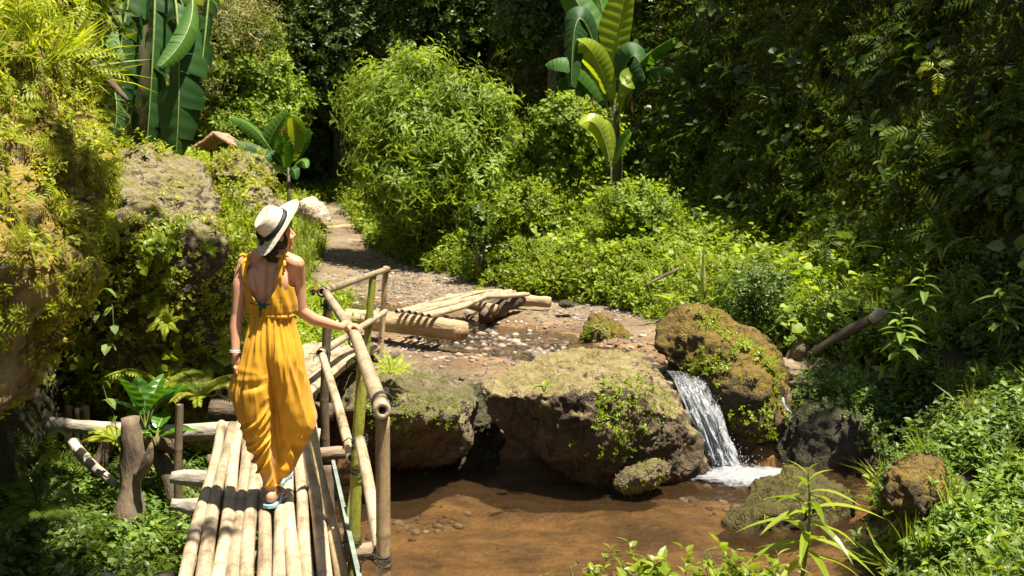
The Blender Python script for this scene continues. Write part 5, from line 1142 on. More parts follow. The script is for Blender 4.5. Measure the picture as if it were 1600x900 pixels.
for q, ax, r in ((P(597, 628, 3.70), vr, .0345), (P(597, 872, 3.66), vz, .031), (P(554, 845, 4.97), vz, .035), (P(559, 735, 4.98), vz, .034), (P(562, 690, 4.95), vz, .036), (P(509, 470, 7.64), vr, .036), (P(510, 478, 7.66), vz, .041), (P(508, 553, 7.62), vz, .041), (P(556, 533, 5.4), vr, .035), (P(568, 560, 5.02), vz, .035)):
    lash(q, ax, r, br, rb.choice((2, 3, 4)), rb.uniform(.010, .022), rb.random() * 3)
# struts under the bridge
pole('strut', [P(532, 905, 5.0), P(550, 700, 5.2) + Vector((0, .1, -.2))], .022, 'bamboo_green', br)
log('pier_post', [onb(5.05, -.87, -.2), onb(5.05, -.88, -.95)], [.05, .055], 'log_dark', br, seed=8)
log('pier_post', [onb(6.9, .02, -.2), onb(6.9, .03, -1.4)], [.055, .06], 'log_dark', br, seed=9)
log('pier_post', [onb(5.0, -.03, -.2), onb(5.0, -.02, -1.5)], [.05, .06], 'log_dark', br, seed=10)
# ---------------------------------------------------------------- second span
b2 = thing('bamboo_bridge', (-1.9, 9.8, 0), 'second shorter bamboo span leading on from the far end of the footbridge to the gravel', 'bridge')
for i in range(9):
    x = -2.44 + i * .098; r = .0485 + rb.uniform(-.003, .002); z0 = .10 - r + .02; e = rb.uniform(-.1, .15)
    pole('deck_pole', [(x, 8.02 + e * .4, z0 + .01), (x + .02, 10, z0 - .06), (x + .04, 12.0 + e, -.10 - r)], r, 'bamboo', b2)
pole('handrail', [P(503, 456, 7.75), P(606, 420, 11.9)], .033, 'bamboo', b2, step=.36, wob=0)
pole('lower_rail', [P(500, 552, 7.55), P(602, 487, 11.7)], .033, 'bamboo', b2, step=.4, wob=0)
pole('rail_post', [P(592, 572, 11.9) + Vector((0, 0, -.2)), P(592, 572, 11.9), P(603, 416, 11.9)], .036, 'bamboo2', b2, step=.5)
pole('rail_post', [P(567, 590, 10.4) + Vector((0, 0, -.2)), P(567, 590, 10.4), P(583, 432, 10.5)], .040, 'bamboo_green', b2, step=.45)
for q, ax, r in ((P(603, 423, 11.9), (-.1, 0, 1), .04), (P(598, 490, 11.8), vz, .04), (P(582, 430, 10.5), vz, .044), (P(577, 495, 10.5), vz, .044), (P(504, 551, 7.58), (0, 1, 0), .037), (P(505, 456, 7.8), (0, 1, .1), .037), (P(594, 528, 11.9), vz, .04)):
    lash(q, ax, r, b2, rb.choice((3, 4)), rb.uniform(.015, .03), rb.random() * 3)
log('end_beam', [(-2.55, 11.6, -.24), (-1.3, 11.6, -.24)], [.06, .06], 'log_dark', b2, seed=12)
def tlog(name, pts, rad, mt, label, cat='log', **k):
    o = log(name, pts, rad, mt, None, **k); tag(o, label, cat); return o
tlog('log', [P(332, 640, 7.86), P(425, 645, 7.82), P(520, 643, 7.78)], [.085, .08, .075], 'log_dark', 'dark log lying across the joint between the two bamboo spans', seed=5, amp=.2)
lg = bpy.context.scene.objects['log']
tlog('log', [P(70, 662, 7.35), P(180, 672, 7.3), P(300, 676, 7.35), P(350, 672, 7.4), P(500, 682, 7.5)], [.045, .055, .065, .065, .06], 'log_pale', 'horizontal pale lichen covered log left of the bridge, resting against the stump post', seed=6, amp=.2)
# stump post, thin post, stakes, leaning branches
st = thing('stump_post', tuple(P(205, 802, 6.55)), 'thick weathered tree stump post standing beside the bridge among the weeds', 'post')
log('stump', [P(203, 815, 6.55), P(206, 760, 6.55), P(206, 700, 6.55), P(203, 652, 6.55)], [.105, .068, .066, .066], 'wood', st, n=22, amp=.35, seed=14)
log('side_branch', [P(216, 745, 6.5), P(226, 735, 6.45), P(232, 715, 6.45), P(237, 692, 6.42)], [.045, .042, .03, .008], 'wood', st, amp=.4, seed=15)
tp_ = pole('bamboo_post', [P(277, 745, 6.7) + Vector((0, 0, -.4)), P(277, 745, 6.7), P(281, 632, 6.7)], .0285, 'bamboo_dark', None, step=.35); tag(tp_, 'thin upright bamboo post between the stump post and the bridge', 'post')
for i, (px, lb) in enumerate(((107, 'leftmost cut wooden stake behind the horizontal log'), (121, 'narrowest cut wooden stake, the middle one behind the horizontal log'), (134, 'cut wooden stake nearest the stump post behind the horizontal log'))):
    o = log('wooden_stake', [P(px, 700, 7.8), P(px, 634 + i % 2 * 3, 7.8)], [.036 - .006 * (i == 1), .034 - .006 * (i == 1)], 'wood', None, seed=i, amp=.1); tag(o, lb, 'stake', 'cut stakes behind the log')
tlog('fallen_branch', [P(112, 690, 6.9), P(130, 715, 6.8), P(160, 740, 6.7), P(182, 758, 6.6)], [.03, .045, .035, .02], 'log_pale', 'pale peeling branch leaning down below the horizontal log', 'branch', seed=22, amp=.3)
tlog('fallen_branch', [P(178, 670, 7.1), P(163, 705, 7.1), P(150, 745, 7.0)], [.055, .05, .05], 'log_dark', 'thick dark branch slanting down left of the stump post', 'branch', seed=23, amp=.3)
tlog('fallen_branch', [P(232, 675, 7.1), P(250, 720, 7.0), P(268, 760, 6.9), P(280, 800, 6.8)], [.06, .055, .055, .05], 'log_dark', 'thick dark branch slanting down between the stump post and the thin post', 'branch', seed=24, amp=.3)
tlog('fallen_branch', [P(245, 690, 6.9), P(268, 700, 7.2), P(285, 690, 7.4)], [.04, .05, .04], 'log_dark', 'dark forked wood behind the thin bamboo post', 'branch', seed=25, amp=.4)
tlog('fallen_branch', [P(105, 55, 6.8), P(140, 95, 6.7), P(175, 130, 6.6), P(200, 158, 6.5)], [.03, .024, .026, .010], 'log_dark', 'bare dark dead branch hanging diagonally at the top of the left bank', 'branch', seed=26, amp=.4)
tlog('log', [P(162, 898, 4.9), P(190, 905, 4.85)], [.016, .016], 'log_pale', 'cut end of a thin log at the bottom edge left of the bridge', seed=27)
# ---------------------------------------------------------------- log bridge upstream
zg = float(H(-1.0, 13.6))
cross = tlog('log', [P(545, 498, 14.3), P(640, 506, 13.6), P(722, 517, 13.0)], [.145, .15, .135], 'log', 'thick pale log lying on the gravel under the near end of the raft of poles', seed=41, amp=.06, n=26)
raft = thing('pole_footbridge', tuple(P(740, 470, 14.5)), 'raft of sunlit bamboo poles resting on logs across the upstream channel', 'footbridge')
for i in range(6):
    t = i / 5; a = P(619 + 52 * t, 486 + 7 * t, 13.35 - .35 * t); b = P(778 + 52 * t - (5 if i % 2 else 0), 453 + 6 * t, 17.4 - .7 * t); mid = (a + b) / 2 + Vector((0, 0, .03 + (.06 if i == 5 else 0)))
    pole('deck_pole', [a, a.lerp(b, .3) + Vector((0, 0, .02)), mid, a.lerp(b, .7) + Vector((0, 0, .04)), b], .031 + .005 * (i == 2) + .005 * (i == 5), 'bamboo', raft, wob=.008)
tlog('log', [P(700, 466, 16.6), P(752, 480, 15.9), P(774, 484, 15.6)], [.08, .08, .085], 'log', 'short pale log poking out beneath the middle of the raft of poles', seed=43, amp=.08)
tlog('log', [P(800, 468, 17.2), P(830, 470, 17.0), P(860, 472, 16.9)], [.11, .105, .09], 'log', 'pale log under the far end of the raft of poles', seed=44, amp=.12)
tlog('fallen_branch', [P(752, 498, 15.6), P(775, 482, 15.9), P(806, 472, 16.4), P(815, 470, 16.8)], [.10, .13, .12, .08], 'log_dark', 'dark rotten timber propping up the far half of the raft of poles', 'timber', seed=45, amp=.5)
tlog('log', [P(498, 360, 30), P(530, 357, 30), P(555, 355, 30)], [.10, .11, .10], 'log', 'log laid across the path as a step', seed=46, amp=.1)
# right side timber
fb = thing('fallen_branch', tuple(P(1330, 520, 11.6)), 'long broken branch with knobbly end lying against the bank right of the waterfall', 'branch')
log('limb', [P(1270, 552, 11.8), P(1300, 530, 11.7), P(1335, 512, 11.6), P(1365, 497, 11.5)], [.035, .05, .058, .05], 'wood', fb, seed=50, amp=.3)
log('knob', [P(1360, 500, 11.5), P(1376, 488, 11.45), P(1388, 487, 11.4)], [.05, .06, .03], 'log_pale', fb, seed=51, amp=.5)
tlog('log', [P(1150, 520, 13.4), P(1200, 522, 13.2), P(1290, 530, 12.8)], [.05, .075, .08], 'log_dark', 'dark log lying behind the squarish brown stone', seed=52, amp=.2)
tlog('log', [P(1232, 600, 11.3), P(1262, 598, 11.2), P(1290, 600, 11.1)], [.03, .035, .03], 'wood', 'short stick of driftwood caught on the dark shaded boulder', seed=53, amp=.4)
tlog('fallen_branch', [P(1010, 445, 15), P(1035, 432, 15.2), P(1062, 420, 15.4)], [.012, .024, .02], 'log_dark', 'weathered branch lying in the weeds on the sunny bank', 'branch', seed=54, amp=.4)
tlog('log', [P(1270, 575, 11.3), P(1281, 560, 11.25)], [.02, .012], 'log_pale', 'pale splinter of wood standing beside the driftwood stick', 'wood', seed=55)
s_ = obj('plastic_strip', mesh('plastic_strip', *tube([P(1223, 621, 11.0), P(1224, 632, 10.98), P(1229, 640, 10.95), P(1236, 645, 10.95)], [.014, .02, .016, .008], 6), simple('pale blue plastic', (.35, .5, .75), .3, .1, 8, .001))); tag(s_, 'scrap of pale blue plastic snagged between the mossy and the dark boulder', 'litter')
# thatched roof
ht = thing('thatched_hut', tuple(P(343, 235, 24)), 'small thatched roof showing above the left bank', 'hut'); c = P(343, 212, 24)
m_th = simple('thatch', (.34, .20, .12), .95, .5, 18, .04, stretch=(1, .2, 1))
w2, d2, hh_ = .46, .7, .32
for s_ in (-1, 1):
    V = []; F = []; n1_, n2_ = 14, 10
    for i in range(n1_ + 1):
        for j in range(n2_ + 1):
            u = i / n1_; v = j / n2_; V.append((c.x + s_ * w2 * u, c.y + (v - .5) * 2 * d2, c.z + .03 - hh_ * u ** .85 + .02 * vn(np.array([i * .9, j * .9, s_ * 3.]))))
    for i in range(n1_):
        for j in range(n2_): a = i * (n2_ + 1) + j; F.append((a, a + 1, a + n2_ + 2, a + n2_ + 1))
    o = obj('roof', mesh('roof', V, F, m_th), ht); md = o.modifiers.new('s', 'SOLIDIFY'); md.thickness = .07
for sx in (-.38, .38):
    for sy in (-.6, .6):
        gzz = float(H(c.x + sx, c.y + sy)); obj('post', mesh('post', *tube([(c.x + sx, c.y + sy, min(gzz, c.z - 1) - .1), (c.x + sx, c.y + sy, c.z - .28)], .035, 8), M['wood']), ht)
# ================================================================ the woman
S = 293.5; YW = 5.35
def wx(px): return (px - 800) / S
def wy(px, dy): return (px - 800) / F_PX * (YW + dy)
def wz(py): return CAMZ - (py - 300) / S
per = thing('person', (wx(422), YW, 0), 'woman in mustard jumpsuit and straw hat seen from behind with one hand on the rail', 'person')
sk = mat('skin'); m, nt, out = sk; tc = N(nt, 'ShaderNodeTexCoord')
c = mixc(nt, 1., (.50, .255, .145), ramp(nt, noise(nt, tc.outputs['Object'], 7, 4), [(.3, g3(.88)), (.7, g3(1.1))]), 'MULTIPLY')
prin(nt, out, c, .46, bump(nt, noise(nt, tc.outputs['Object'], 160, 3), .0012, .5), .4, Subsurface_Weight=.12, Subsurface_Scale=.02); M['skin'] = m
def ell(c, r, rot=None, sub=3):
    b = bmesh.new(); bmesh.ops.create_icosphere(b, subdivisions=sub, radius=1); V = np.array([v.co[:] for v in b.verts]) * np.array(r); F = np.array([[v.index for v in f.verts] for f in b.faces]); b.free()
    if rot is not None: V = V @ np.array(rot).T
    return V + np.array(c), F
def limb(pts, rad, sub=10):
    "tapered rounded tube through pts"
    P_ = np.array([tuple(p) for p in pts], float); n = len(P_); t = np.linspace(0, n - 1, (n - 1) * sub + 1)
    Q = np.stack([np.interp(t, range(n), P_[:, i]) for i in range(3)], -1); r = np.interp(t, range(n), rad)
    k = np.array([.25, .5, .25])
    for _ in range(2): Q[1:-1] = .25 * Q[:-2] + .5 * Q[1:-1] + .25 * Q[2:]; r[1:-1] = .25 * r[:-2] + .5 * r[1:-1] + .25 * r[2:]
    mb = MB(); mb.add(*tube(Q, r, 14)); mb.add(*ell(Q[0], [r[0]] * 3, None, 2)); mb.add(*ell(Q[-1], [r[-1]] * 3, None, 2)); return mb.get()
def remesh(name, parts, vox, mt, it=6, disp=None, parent=None, fac=.5, store=False):
    mb = MB()
    for V, F in parts: mb.add(V, F)
    V, F = mb.get(); me = mesh(name + '_src', V, F); o = bpy.data.objects.new('tmp', me); sc.collection.objects.link(o)
    md = o.modifiers.new('r', 'REMESH'); md.mode = 'VOXEL'; md.voxel_size = vox; md.use_smooth_shade = True
    s = o.modifiers.new('s', 'SMOOTH'); s.iterations = it; s.factor = fac
    dg = bpy.context.evaluated_depsgraph_get(); dg.update(); e = o.evaluated_get(dg); me2 = bpy.data.meshes.new_from_object(e); me2.name = name
    bpy.data.objects.remove(o); bpy.data.meshes.remove(me); me2.materials.clear(); me2.materials.append(mt)
    if disp is not None:
        n = len(me2.vertices); co = np.empty(n * 3, np.float32); me2.vertices.foreach_get('co', co); co = co.reshape(-1, 3).astype(float); nn = np.array([v.vector[:] for v in me2.vertex_normals])
        co = disp(co, nn); me2.vertices.foreach_set('co', co.astype(np.float32).ravel()); me2.update()
    me2.polygons.foreach_set('use_smooth', np.full(len(me2.polygons), True)); return obj(name, me2, parent)
TW = R(-16)    # the torso turns a little to the right
ct, st_ = math.cos(TW), math.sin(TW)
def T(x, y, z, cx=None):
    "torso frame (x right, y forward) -> world"
    return (wx(421) + x * ct - y * st_, YW + x * st_ + y * ct, z)
RT = np.array(Matrix.Rotation(TW, 3, 'Z'))
SL, SR = T(-.148, 0, wz(413)), T(.150, .01, wz(412))
parts = [ell(T(0, .01, wz(455)), (.135, .085, .165), RT), ell(T(0, .01, wz(425)), (.148, .075, .085), RT), ell(T(0, .0, wz(505)), (.112, .085, .14), RT), ell(T(-.01, .005, wz(530)), (.115, .08, .09), RT),
         ell(T(-.055, -.01, wz(548)), (.06, .06, .08), RT), ell(T(.035, -.01, wz(548)), (.06, .06, .08), RT),
         ell(T(-.075, -.052, wz(440)), (.055, .03, .075), RT), ell(T(.078, -.050, wz(440)), (.055, .03, .075), RT),
         ell(T(-.06, .075, wz(450)), (.06, .055, .06), RT), ell(T(.06, .075, wz(450)), (.06, .055, .06), RT),
         limb([SL, T(-.09, .0, wz(403)), T(-.03, .01, wz(392))], [.046, .040, .038]), limb([SR, T(.09, .0, wz(403)), T(.03, .01, wz(392))], [.046, .040, .038]),
         limb([T(0, .01, wz(415)), T(.012, .02, wz(392)), (wx(428), YW + .02, wz(378))], [.062, .048, .050])]
HC = np.array((wx(429), YW + .02, wz(366)))
HD = R(-52)  # she looks to the right and a little up
Rh = np.array(Matrix.Rotation(HD, 3, 'Z') @ Matrix.Rotation(R(10), 3, 'X') @ Matrix.Rotation(R(0), 3, 'Y'))
def hd(x, y, z): return tuple(np.array((x, y, z)) @ Rh.T + HC)
parts += [ell(HC, (.072, .088, .092), Rh), ell(hd(0, .02, -.045), (.056, .066, .062), Rh), ell(hd(0, .055, -.088), (.030, .026, .022), Rh),
          limb([hd(0, .083, .012), hd(0, .096, -.008), hd(0, .104, -.026)], [.008, .010, .0125], 4), ell(hd(-.010, .092, -.031), (.008, .008, .006), Rh), ell(hd(.010, .092, -.031), (.008, .008, .006), Rh),
          ell(hd(0, .086, -.052), (.020, .010, .0055), Rh), ell(hd(0, .084, -.063), (.018, .010, .006), Rh), ell(hd(-.030, .070, .012), (.018, .012, .008), Rh), ell(hd(.030, .070, .012), (.018, .012, .008), Rh),
          ell(hd(.070, -.005, -.01), (.010, .020, .030), Rh), ell(hd(-.070, -.005, -.01), (.010, .020, .030), Rh), ell(hd(-.04, .06, -.03), (.022, .02, .022), Rh), ell(hd(.04, .06, -.03), (.022, .02, .022), Rh)]
# arms
EL, WL = (wx(368), YW - .01, wz(492)), (wx(367), YW - .05, wz(552))
ER, WR = (wx(465), YW + .04, wz(487)), tuple(P(533, 511, 5.50))
parts += [limb([SL, (wx(373), YW, wz(445)), EL], [.043, .040, .031]), limb([EL, (wx(366), YW - .02, wz(515)), WL], [.031, .034, .021]),
          limb([SR, (wx(463), YW + .02, wz(445)), ER], [.044, .040, .032]), limb([ER, tuple(P(490, 499, 5.42)), WR], [.033, .034, .021])]
# left hand, relaxed
WLn = np.array(WL); parts.append(limb([WL, WLn + (-.002, .01, -.045), WLn + (.0, .02, -.075)], [.021, .026, .024]))
for k in range(4):
    b = WLn + (-.008 + .003 * k, .045 - .021 * k, -.080 + .004 * abs(k - 1)); l = (.9, 1., .95, .78)[k]
    parts.append(limb([b, b + np.array((.004, .008, -.032)) * l, b + np.array((.022, .008, -.054)) * l, b + np.array((.038, .002, -.060)) * l], [.0098, .0090, .0082, .0070], 4))
parts.append(limb([WLn + (.008, .04, -.03), WLn + (.018, .06, -.055), WLn + (.026, .058, -.085)], [.012, .010, .008], 4))
# right hand on the rail, fingers over the top
rd = (H1[1] - H1[0]).normalized(); hc = P(556, 516, 5.55); Rt = lambda t_: H1[0].lerp(H1[1], t_) if t_ <= 1 else H1[1].lerp(H1[2], t_ - 1)
tR = 1.0 + .06; rc = np.array(Rt(tR)); rdn = np.array(rd); up = np.array((0, 0, 1.)); sd_ = np.cross(rdn, up); sd_ /= np.linalg.norm(sd_)     # sd_ points to the right
pal = rc + up * .050 - sd_ * .022
WRn = np.array(WR); parts.append(limb([WR, (WRn + pal) / 2 + up * .012, pal], [.020, .023, .020]))
for k in range(4):
    o_ = (k - 1.5) * .0205; l = (.82, 1., 1.04, .92)[k]; b = pal + rdn * (o_ * 1.0) + sd_ * .012 - up * .002; d_ = sd_ - rdn * (.45 - .12 * k) ; d_ = d_ / np.linalg.norm(d_)
    parts.append(limb([b - sd_ * .03, b, b + d_ * .032 * l - up * .002, b + d_ * .050 * l - up * .018, b + d_ * .058 * l - up * .036], [.0105, .0102, .0094, .0086, .0072], 4))
    parts.append(ell(b - sd_ * .018 + up * .003, (.014, .014, .011), None, 2))
parts.append(limb([pal - rdn * .03 - sd_ * .02, pal - rdn * .048 - up * .012, pal - rdn * .050 - up * .032], [.012, .011, .0085], 4))
# legs and feet
LF = np.array((wx(414), YW, .0))
parts += [limb([T(-.075, .02, wz(575)), (wx(408), YW + .02, .46), (wx(412), YW - .03, .30), (wx(415), YW - .0, .085)], [.06, .05, .045, .032]),
          ell((wx(415.5), YW - .025, .055), (.029, .036, .036)), limb([(wx(415.5), YW + .0, .045), (wx(417), YW + .07, .042), (wx(420), YW + .14, .030)], [.032, .034, .030])]
for k in range(5):
    parts.append(limb([(wx(410 + 4.2 * k), YW + .145, .03), (wx(409.5 + 4.8 * k), YW + .175 + .012 * (k < 2) - .01 * k * (k > 2), .024)], [.010, .009], 3))
parts += [limb([T(.035, .0, wz(575)), (wy(440, .2), YW + .20, .50), (wy(437, .32), YW + .32, .30), (wy(428, .40), YW + .40, .10)], [.06, .052, .048, .034]),
          ell((wy(427, .39), YW + .39, .055), (.029, .036, .036)), limb([(wy(427, .42), YW + .42, .045), (wy(427, .49), YW + .49, .042), (wy(427, .56), YW + .56, .030)], [.032, .034, .030])]
def spine(co, nn):
    loc = (co - np.array(T(0, 0, 0))) @ RT; bk = (nn @ RT)[:, 1] < -.3; z = co[:, 2]; win = smooth(wz(560), wz(520), z) * (1 - smooth(wz(420), wz(400), z))
    d = -.009 * np.exp(-(loc[:, 0] / .012) ** 2) * win * bk
    for s_ in (-1, 1): d = d + .004 * np.exp(-((loc[:, 0] - s_ * .035) / .018) ** 2) * win * bk; d = d - .006 * np.exp(-((loc[:, 0] - s_ * (.05 + .35 * (z - wz(450)) * .3)) / .010) ** 2) * bk * np.exp(-((z - wz(440)) / .05) ** 2)
    return co + nn * d[:, None]
body = remesh('body', parts, .0042, M['skin'], 5, spine, per)
# eyes
mb = MB(); 
for s_ in (-1, 1): mb.add(*ell(hd(s_ * .030, .078, .004), (.011, .006, .006), Rh))
obj('eyes', mesh('eyes', *mb.get(), simple('eye white', (.7, .68, .65), .2, .1, 5, .0005)), per)
# hair: bob under the hat
m_hair = simple('dark brown hair', (.018, .010, .007), .38, .5, 30, .004, .5, (3, 3, .15))
hp = [ell(hd(0, -.014, .02), (.080, .088, .085), Rh), ell(hd(0, -.045, -.045), (.068, .050, .060), Rh), ell(hd(.056, -.004, -.028), (.020, .044, .060), Rh), ell(hd(-.058, -.01, -.03), (.022, .036, .055), Rh)]
r_ = random.Random(2)
for k in range(46):
    a = R(r_.uniform(-205, -18)); x = math.cos(a) * .066; y = math.sin(a) * .060 - .012
    if math.sin(a) > .3: continue
    p0 = hd(x, y, .0); p1 = hd(x * 1.15, y * 1.15, -.07); p2 = np.array(hd(x * 1.05, y * 1.0, -.10)) + np.array((0, -.01, -.030 - .018 * r_.random()))
    hp.append(limb([p0, p1, p2], [.012, .011, .004], 4))
obj_h = remesh('hair', hp, .0035, m_hair, 2, None, per)
# hat
m, nt, out = mat('straw'); tc = N(nt, 'ShaderNodeTexCoord'); co = tc.outputs['Object']
wv = N(nt, 'ShaderNodeTexWave'); wv.wave_type = 'RINGS'; wv.rings_direction = 'Z'; wv.inputs['Scale'].default_value = 62; wv.inputs['Distortion'].default_value = .3; nt.links.new(co, wv.inputs[0])
wv2 = N(nt, 'ShaderNodeTexWave'); wv2.bands_direction = 'Z'; wv2.inputs['Scale'].default_value = 70; nt.links.new(co, wv2.inputs[0])
hh = math_(nt, 'ADD', wv.outputs['Fac'], wv2.outputs['Fac'])
prin(nt, out, mixc(nt, hh, (.42, .35, .24), (.66, .58, .45)), .7, bump(nt, hh, .0015, .7), .3); M['straw'] = m
AX = Vector((-.68, -.50, .56)).normalized(); hatc = Vector(P(432, 353, 5.30)); HS = .94
Mh = Matrix.Translation(hatc) @ AX.to_track_quat('Z', 'Y').to_matrix().to_4x4() @ Matrix.Scale(HS, 4)
V = []; na = 72; prof = [(.0, .104), (.02, .103), (.045, .105), (.062, .103), (.072, .094), (.078, .07), (.082, .035), (.086, .008), (.092, .0), (.115, -.001), (.14, -.001), (.160, .002), (.165, .003)]
for r, z in prof:
    for k in range(na):
        a = k / na * 2 * math.pi; rr = r; zz = z
        # pinched teardrop crown
        ex, ey = (1.0, 1.14)
        if r <= .092: zz = z - .011 * math.exp(-((r * math.cos(a)) / .022) ** 2) * (1 if r < .05 else .2) * (z > .05)
        if r > .1: zz = z + (r - .1) * (.34 * math.cos(2 * a) * .6 - .10) 
        V.append((rr * math.cos(a) * ex, rr * math.sin(a) * ey, zz))
F = []
for i in range(len(prof) - 1):
    for k in range(na): F.append((i * na + k, (i + 1) * na + k, (i + 1) * na + (k + 1) % na, i * na + (k + 1) % na))
hat = obj('hat', mesh('hat', V, F, M['straw']), per, Mh); md = hat.modifiers.new('t', 'SOLIDIFY'); md.thickness = .003; md = hat.modifiers.new('s', 'SUBSURF'); md.levels = 1; md.render_levels = 1
V = []; F = []
for i, (r, z) in enumerate(((.0905, .003), (.0885, .015), (.0855, .031))):
    for k in range(na): a = k / na * 2 * math.pi; V.append(((r + .0015) * math.cos(a), (r + .0015) * math.sin(a) * 1.14, z))
for i in range(2):
    for k in range(na): F.append((i * na + k, (i + 1) * na + k, (i + 1) * na + (k + 1) % na, i * na + (k + 1) % na))
hb = obj('hat_band', mesh('hat_band', V, F, simple('black ribbon', (.012, .012, .015), .6, .2, 60, .001)), hat, Mh); md = hb.modifiers.new('t', 'SOLIDIFY'); md.thickness = .003; md.offset = 1
# jumpsuit
m, nt, out = mat('mustard cloth'); tc = N(nt, 'ShaderNodeTexCoord'); co = tc.outputs['Object']
c = mixc(nt, 1., (.62, .31, .012), ramp(nt, noise(nt, co, 5, 3), [(.3, g3(.92)), (.7, g3(1.08))]), 'MULTIPLY')
p = prin(nt, out, c, .62, bump(nt, math_(nt, 'ADD', noise(nt, mapped(nt, co, (60, 60, 9)), 1., 4), math_(nt, 'MULTIPLY', noise(nt, co, 500, 2), .15)), .004, .5), .3, Sheen_Weight=.15)
tl = N(nt, 'ShaderNodeBsdfTranslucent'); tl.inputs[0].default_value = (.7, .33, .015, 1); mx = N(nt, 'ShaderNodeMixShader'); mx.inputs[0].default_value = .15
nt.links.new(p.outputs[0], mx.inputs[1]); nt.links.new(tl.outputs[0], mx.inputs[2]); nt.links.new(mx.outputs[0], out.inputs[0]); M['cloth'] = m
def loft(rings, n=64, cap=True, sub=8):
    "rings: (z, xl, xr, y0, ry) -> closed tube"
    Z_ = np.array([r[0] for r in rings]); zz = np.linspace(0, len(rings) - 1, (len(rings) - 1) * sub + 1)
    cols = [np.interp(zz, range(len(rings)), [r[i] for r in rings]) for i in range(5)]
    for _ in range(sub // 2):
        for c_ in cols: c_[1:-1] = .25 * c_[:-2] + .5 * c_[1:-1] + .25 * c_[2:]
    V = []; F = []; a = np.linspace(0, 2 * np.pi, n, endpoint=False)
    for z, xl_, xr_, y0, ry in zip(*cols):
        V += list(np.stack([(xl_ + xr_) / 2 + (xr_ - xl_) / 2 * np.cos(a), YW + y0 + ry * np.sin(a), z + 0 * a], -1))
    m_ = len(zz)
    for i in range(m_ - 1):
        for k in range(n): q = (i * n + k, i * n + (k + 1) % n, (i + 1) * n + (k + 1) % n, (i + 1) * n + k); F += [(q[0], q[2], q[1]), (q[0], q[3], q[2])]
    c0 = len(V); V.append(np.mean(V[:n], 0)); V.append(np.mean(V[(m_ - 1) * n:m_ * n], 0))
    for k in range(n): F += [(c0, k, (k + 1) % n), (c0 + 1, (m_ - 1) * n + (k + 1) % n, (m_ - 1) * n + k)]
    return np.array(V), np.array(F)
Lg = loft([(wz(y), wx(a), wx(b), yo, ry) for y, a, b, yo, ry in ((489, 389, 456, 0, .085), (510, 386, 448, 0, .10), (535, 380, 438, 0, .12), (560, 374, 432, 0, .13), (590, 366, 429, -.01, .13), (610, 359, 427, -.02, .125), (630, 358, 426, -.02, .12), (650, 363, 427, -.02, .115), (675, 375, 428, 0, .11), (700, 382, 429, 0, .10), (725, 388, 431, 0, .085), (745, 395, 431, 0, .062), (758, 399, 431, 0, .05), (768, 401, 430, 0, .045))])
Rg_ = loft([(wz(y), wx(a), wx(b), yo, ry) for y, a, b, yo, ry in ((489, 392, 457, 0, .085), (510, 398, 458, 0, .10), (535, 408, 464, 0, .12), (560, 414, 469, .0, .13), (590, 418, 472, .02, .135), (620, 420, 477, .045, .14), (645, 421, 481, .06, .14), (662, 421, 485, .07, .13), (680, 421, 481, .07, .12), (700, 421, 470, .08, .11), (718, 421, 461, .08, .10), (738, 422, 452, .05, .09), (758, 424, 438, .05, .05))])
# the little corner that hangs out at her left knee
cor = limb([(wx(378), YW - .02, wz(580)), (wx(360), YW - .03, wz(608)), (wx(357), YW - .03, wz(626))], [.05, .030, .012])
def folds(co, nn):
    x = (co[:, 0] - wx(424)); z = co[:, 2]; y = co[:, 1] - YW; th = np.arctan2(y, x); back = smooth(.1, -.3, nn[:, 1]) + .4
    top_ = smooth(wz(760), wz(500), z); ple = np.sin(th * 24 + vn(p3(th * 3, z * 3, 0 * z), 4) * 3.) * .0050 * smooth(wz(640), wz(500), z)
    ple = ple + (np.abs(vn(p3(th * 9, z * 1.1, 0 * z + 3), 9)) - .35) * -.016 * smooth(wz(760), wz(560), z)
    px = 800 + co[:, 0] * S; py = 300 + (CAMZ - z) * S
    # left leg: swags that sag between knee and ankle, gathered at the inner seam (px 428)
    u = np.clip((428 - px) / 60, 0, 1); left = smooth(.02, .25, u) * smooth(560, 620, py) * (1 - smooth(762, 770, py)) * (px < 431)
    v = py - 46 * (u ** .8) * smooth(600, 660, py) * 1.0; v = v + 10 * vn(p3(px * .03, py * .02, 0 * z), 31)
    s1 = vn(p3(v / 17, px / 55, 0 * z + 2), 61) * 1.5 + vn(p3(v / 8.5, px / 40, 0 * z + 5), 62) * .5; sw = (1 - np.clip(np.abs(s1), 0, 1)) * .020 - .008
    # right bag: long folds that sweep down and outward from the crotch
    ur = np.clip((px - 428) / 62, 0, 1); right = smooth(.0, .15, ur) * smooth(520, 600, py) * (px > 427)
    ph = (px - 428) / (.25 + np.clip(py - 470, 0, 300) / 260.) ; rr = (1 - np.clip(np.abs(vn(p3(ph / 13, py / 190, 0 * z), 63)) * 1.5, 0, 1)) * .018 - .007
    sag = np.sin((py - 20 * ur ** 2 * 2) / 34 * 2 * np.pi + 2) * .004 * smooth(650, 700, py)
    d = ple + (sw * left + (rr * .75 + sag) * right) * back
    d = d - .016 * np.exp(-((px - 427 - 3 * np.sin(py / 30)) / 3.2) ** 2) * smooth(560, 650, py) * (nn[:, 1] < 0)
    d = d + fbm(co * np.array([22, 22, 14]), 77, 2) * .0020
    return co + nn * d[:, None]
remesh('jumpsuit_trousers', [Lg, Rg_, cor], .0042, M['cloth'], 8, folds, per)
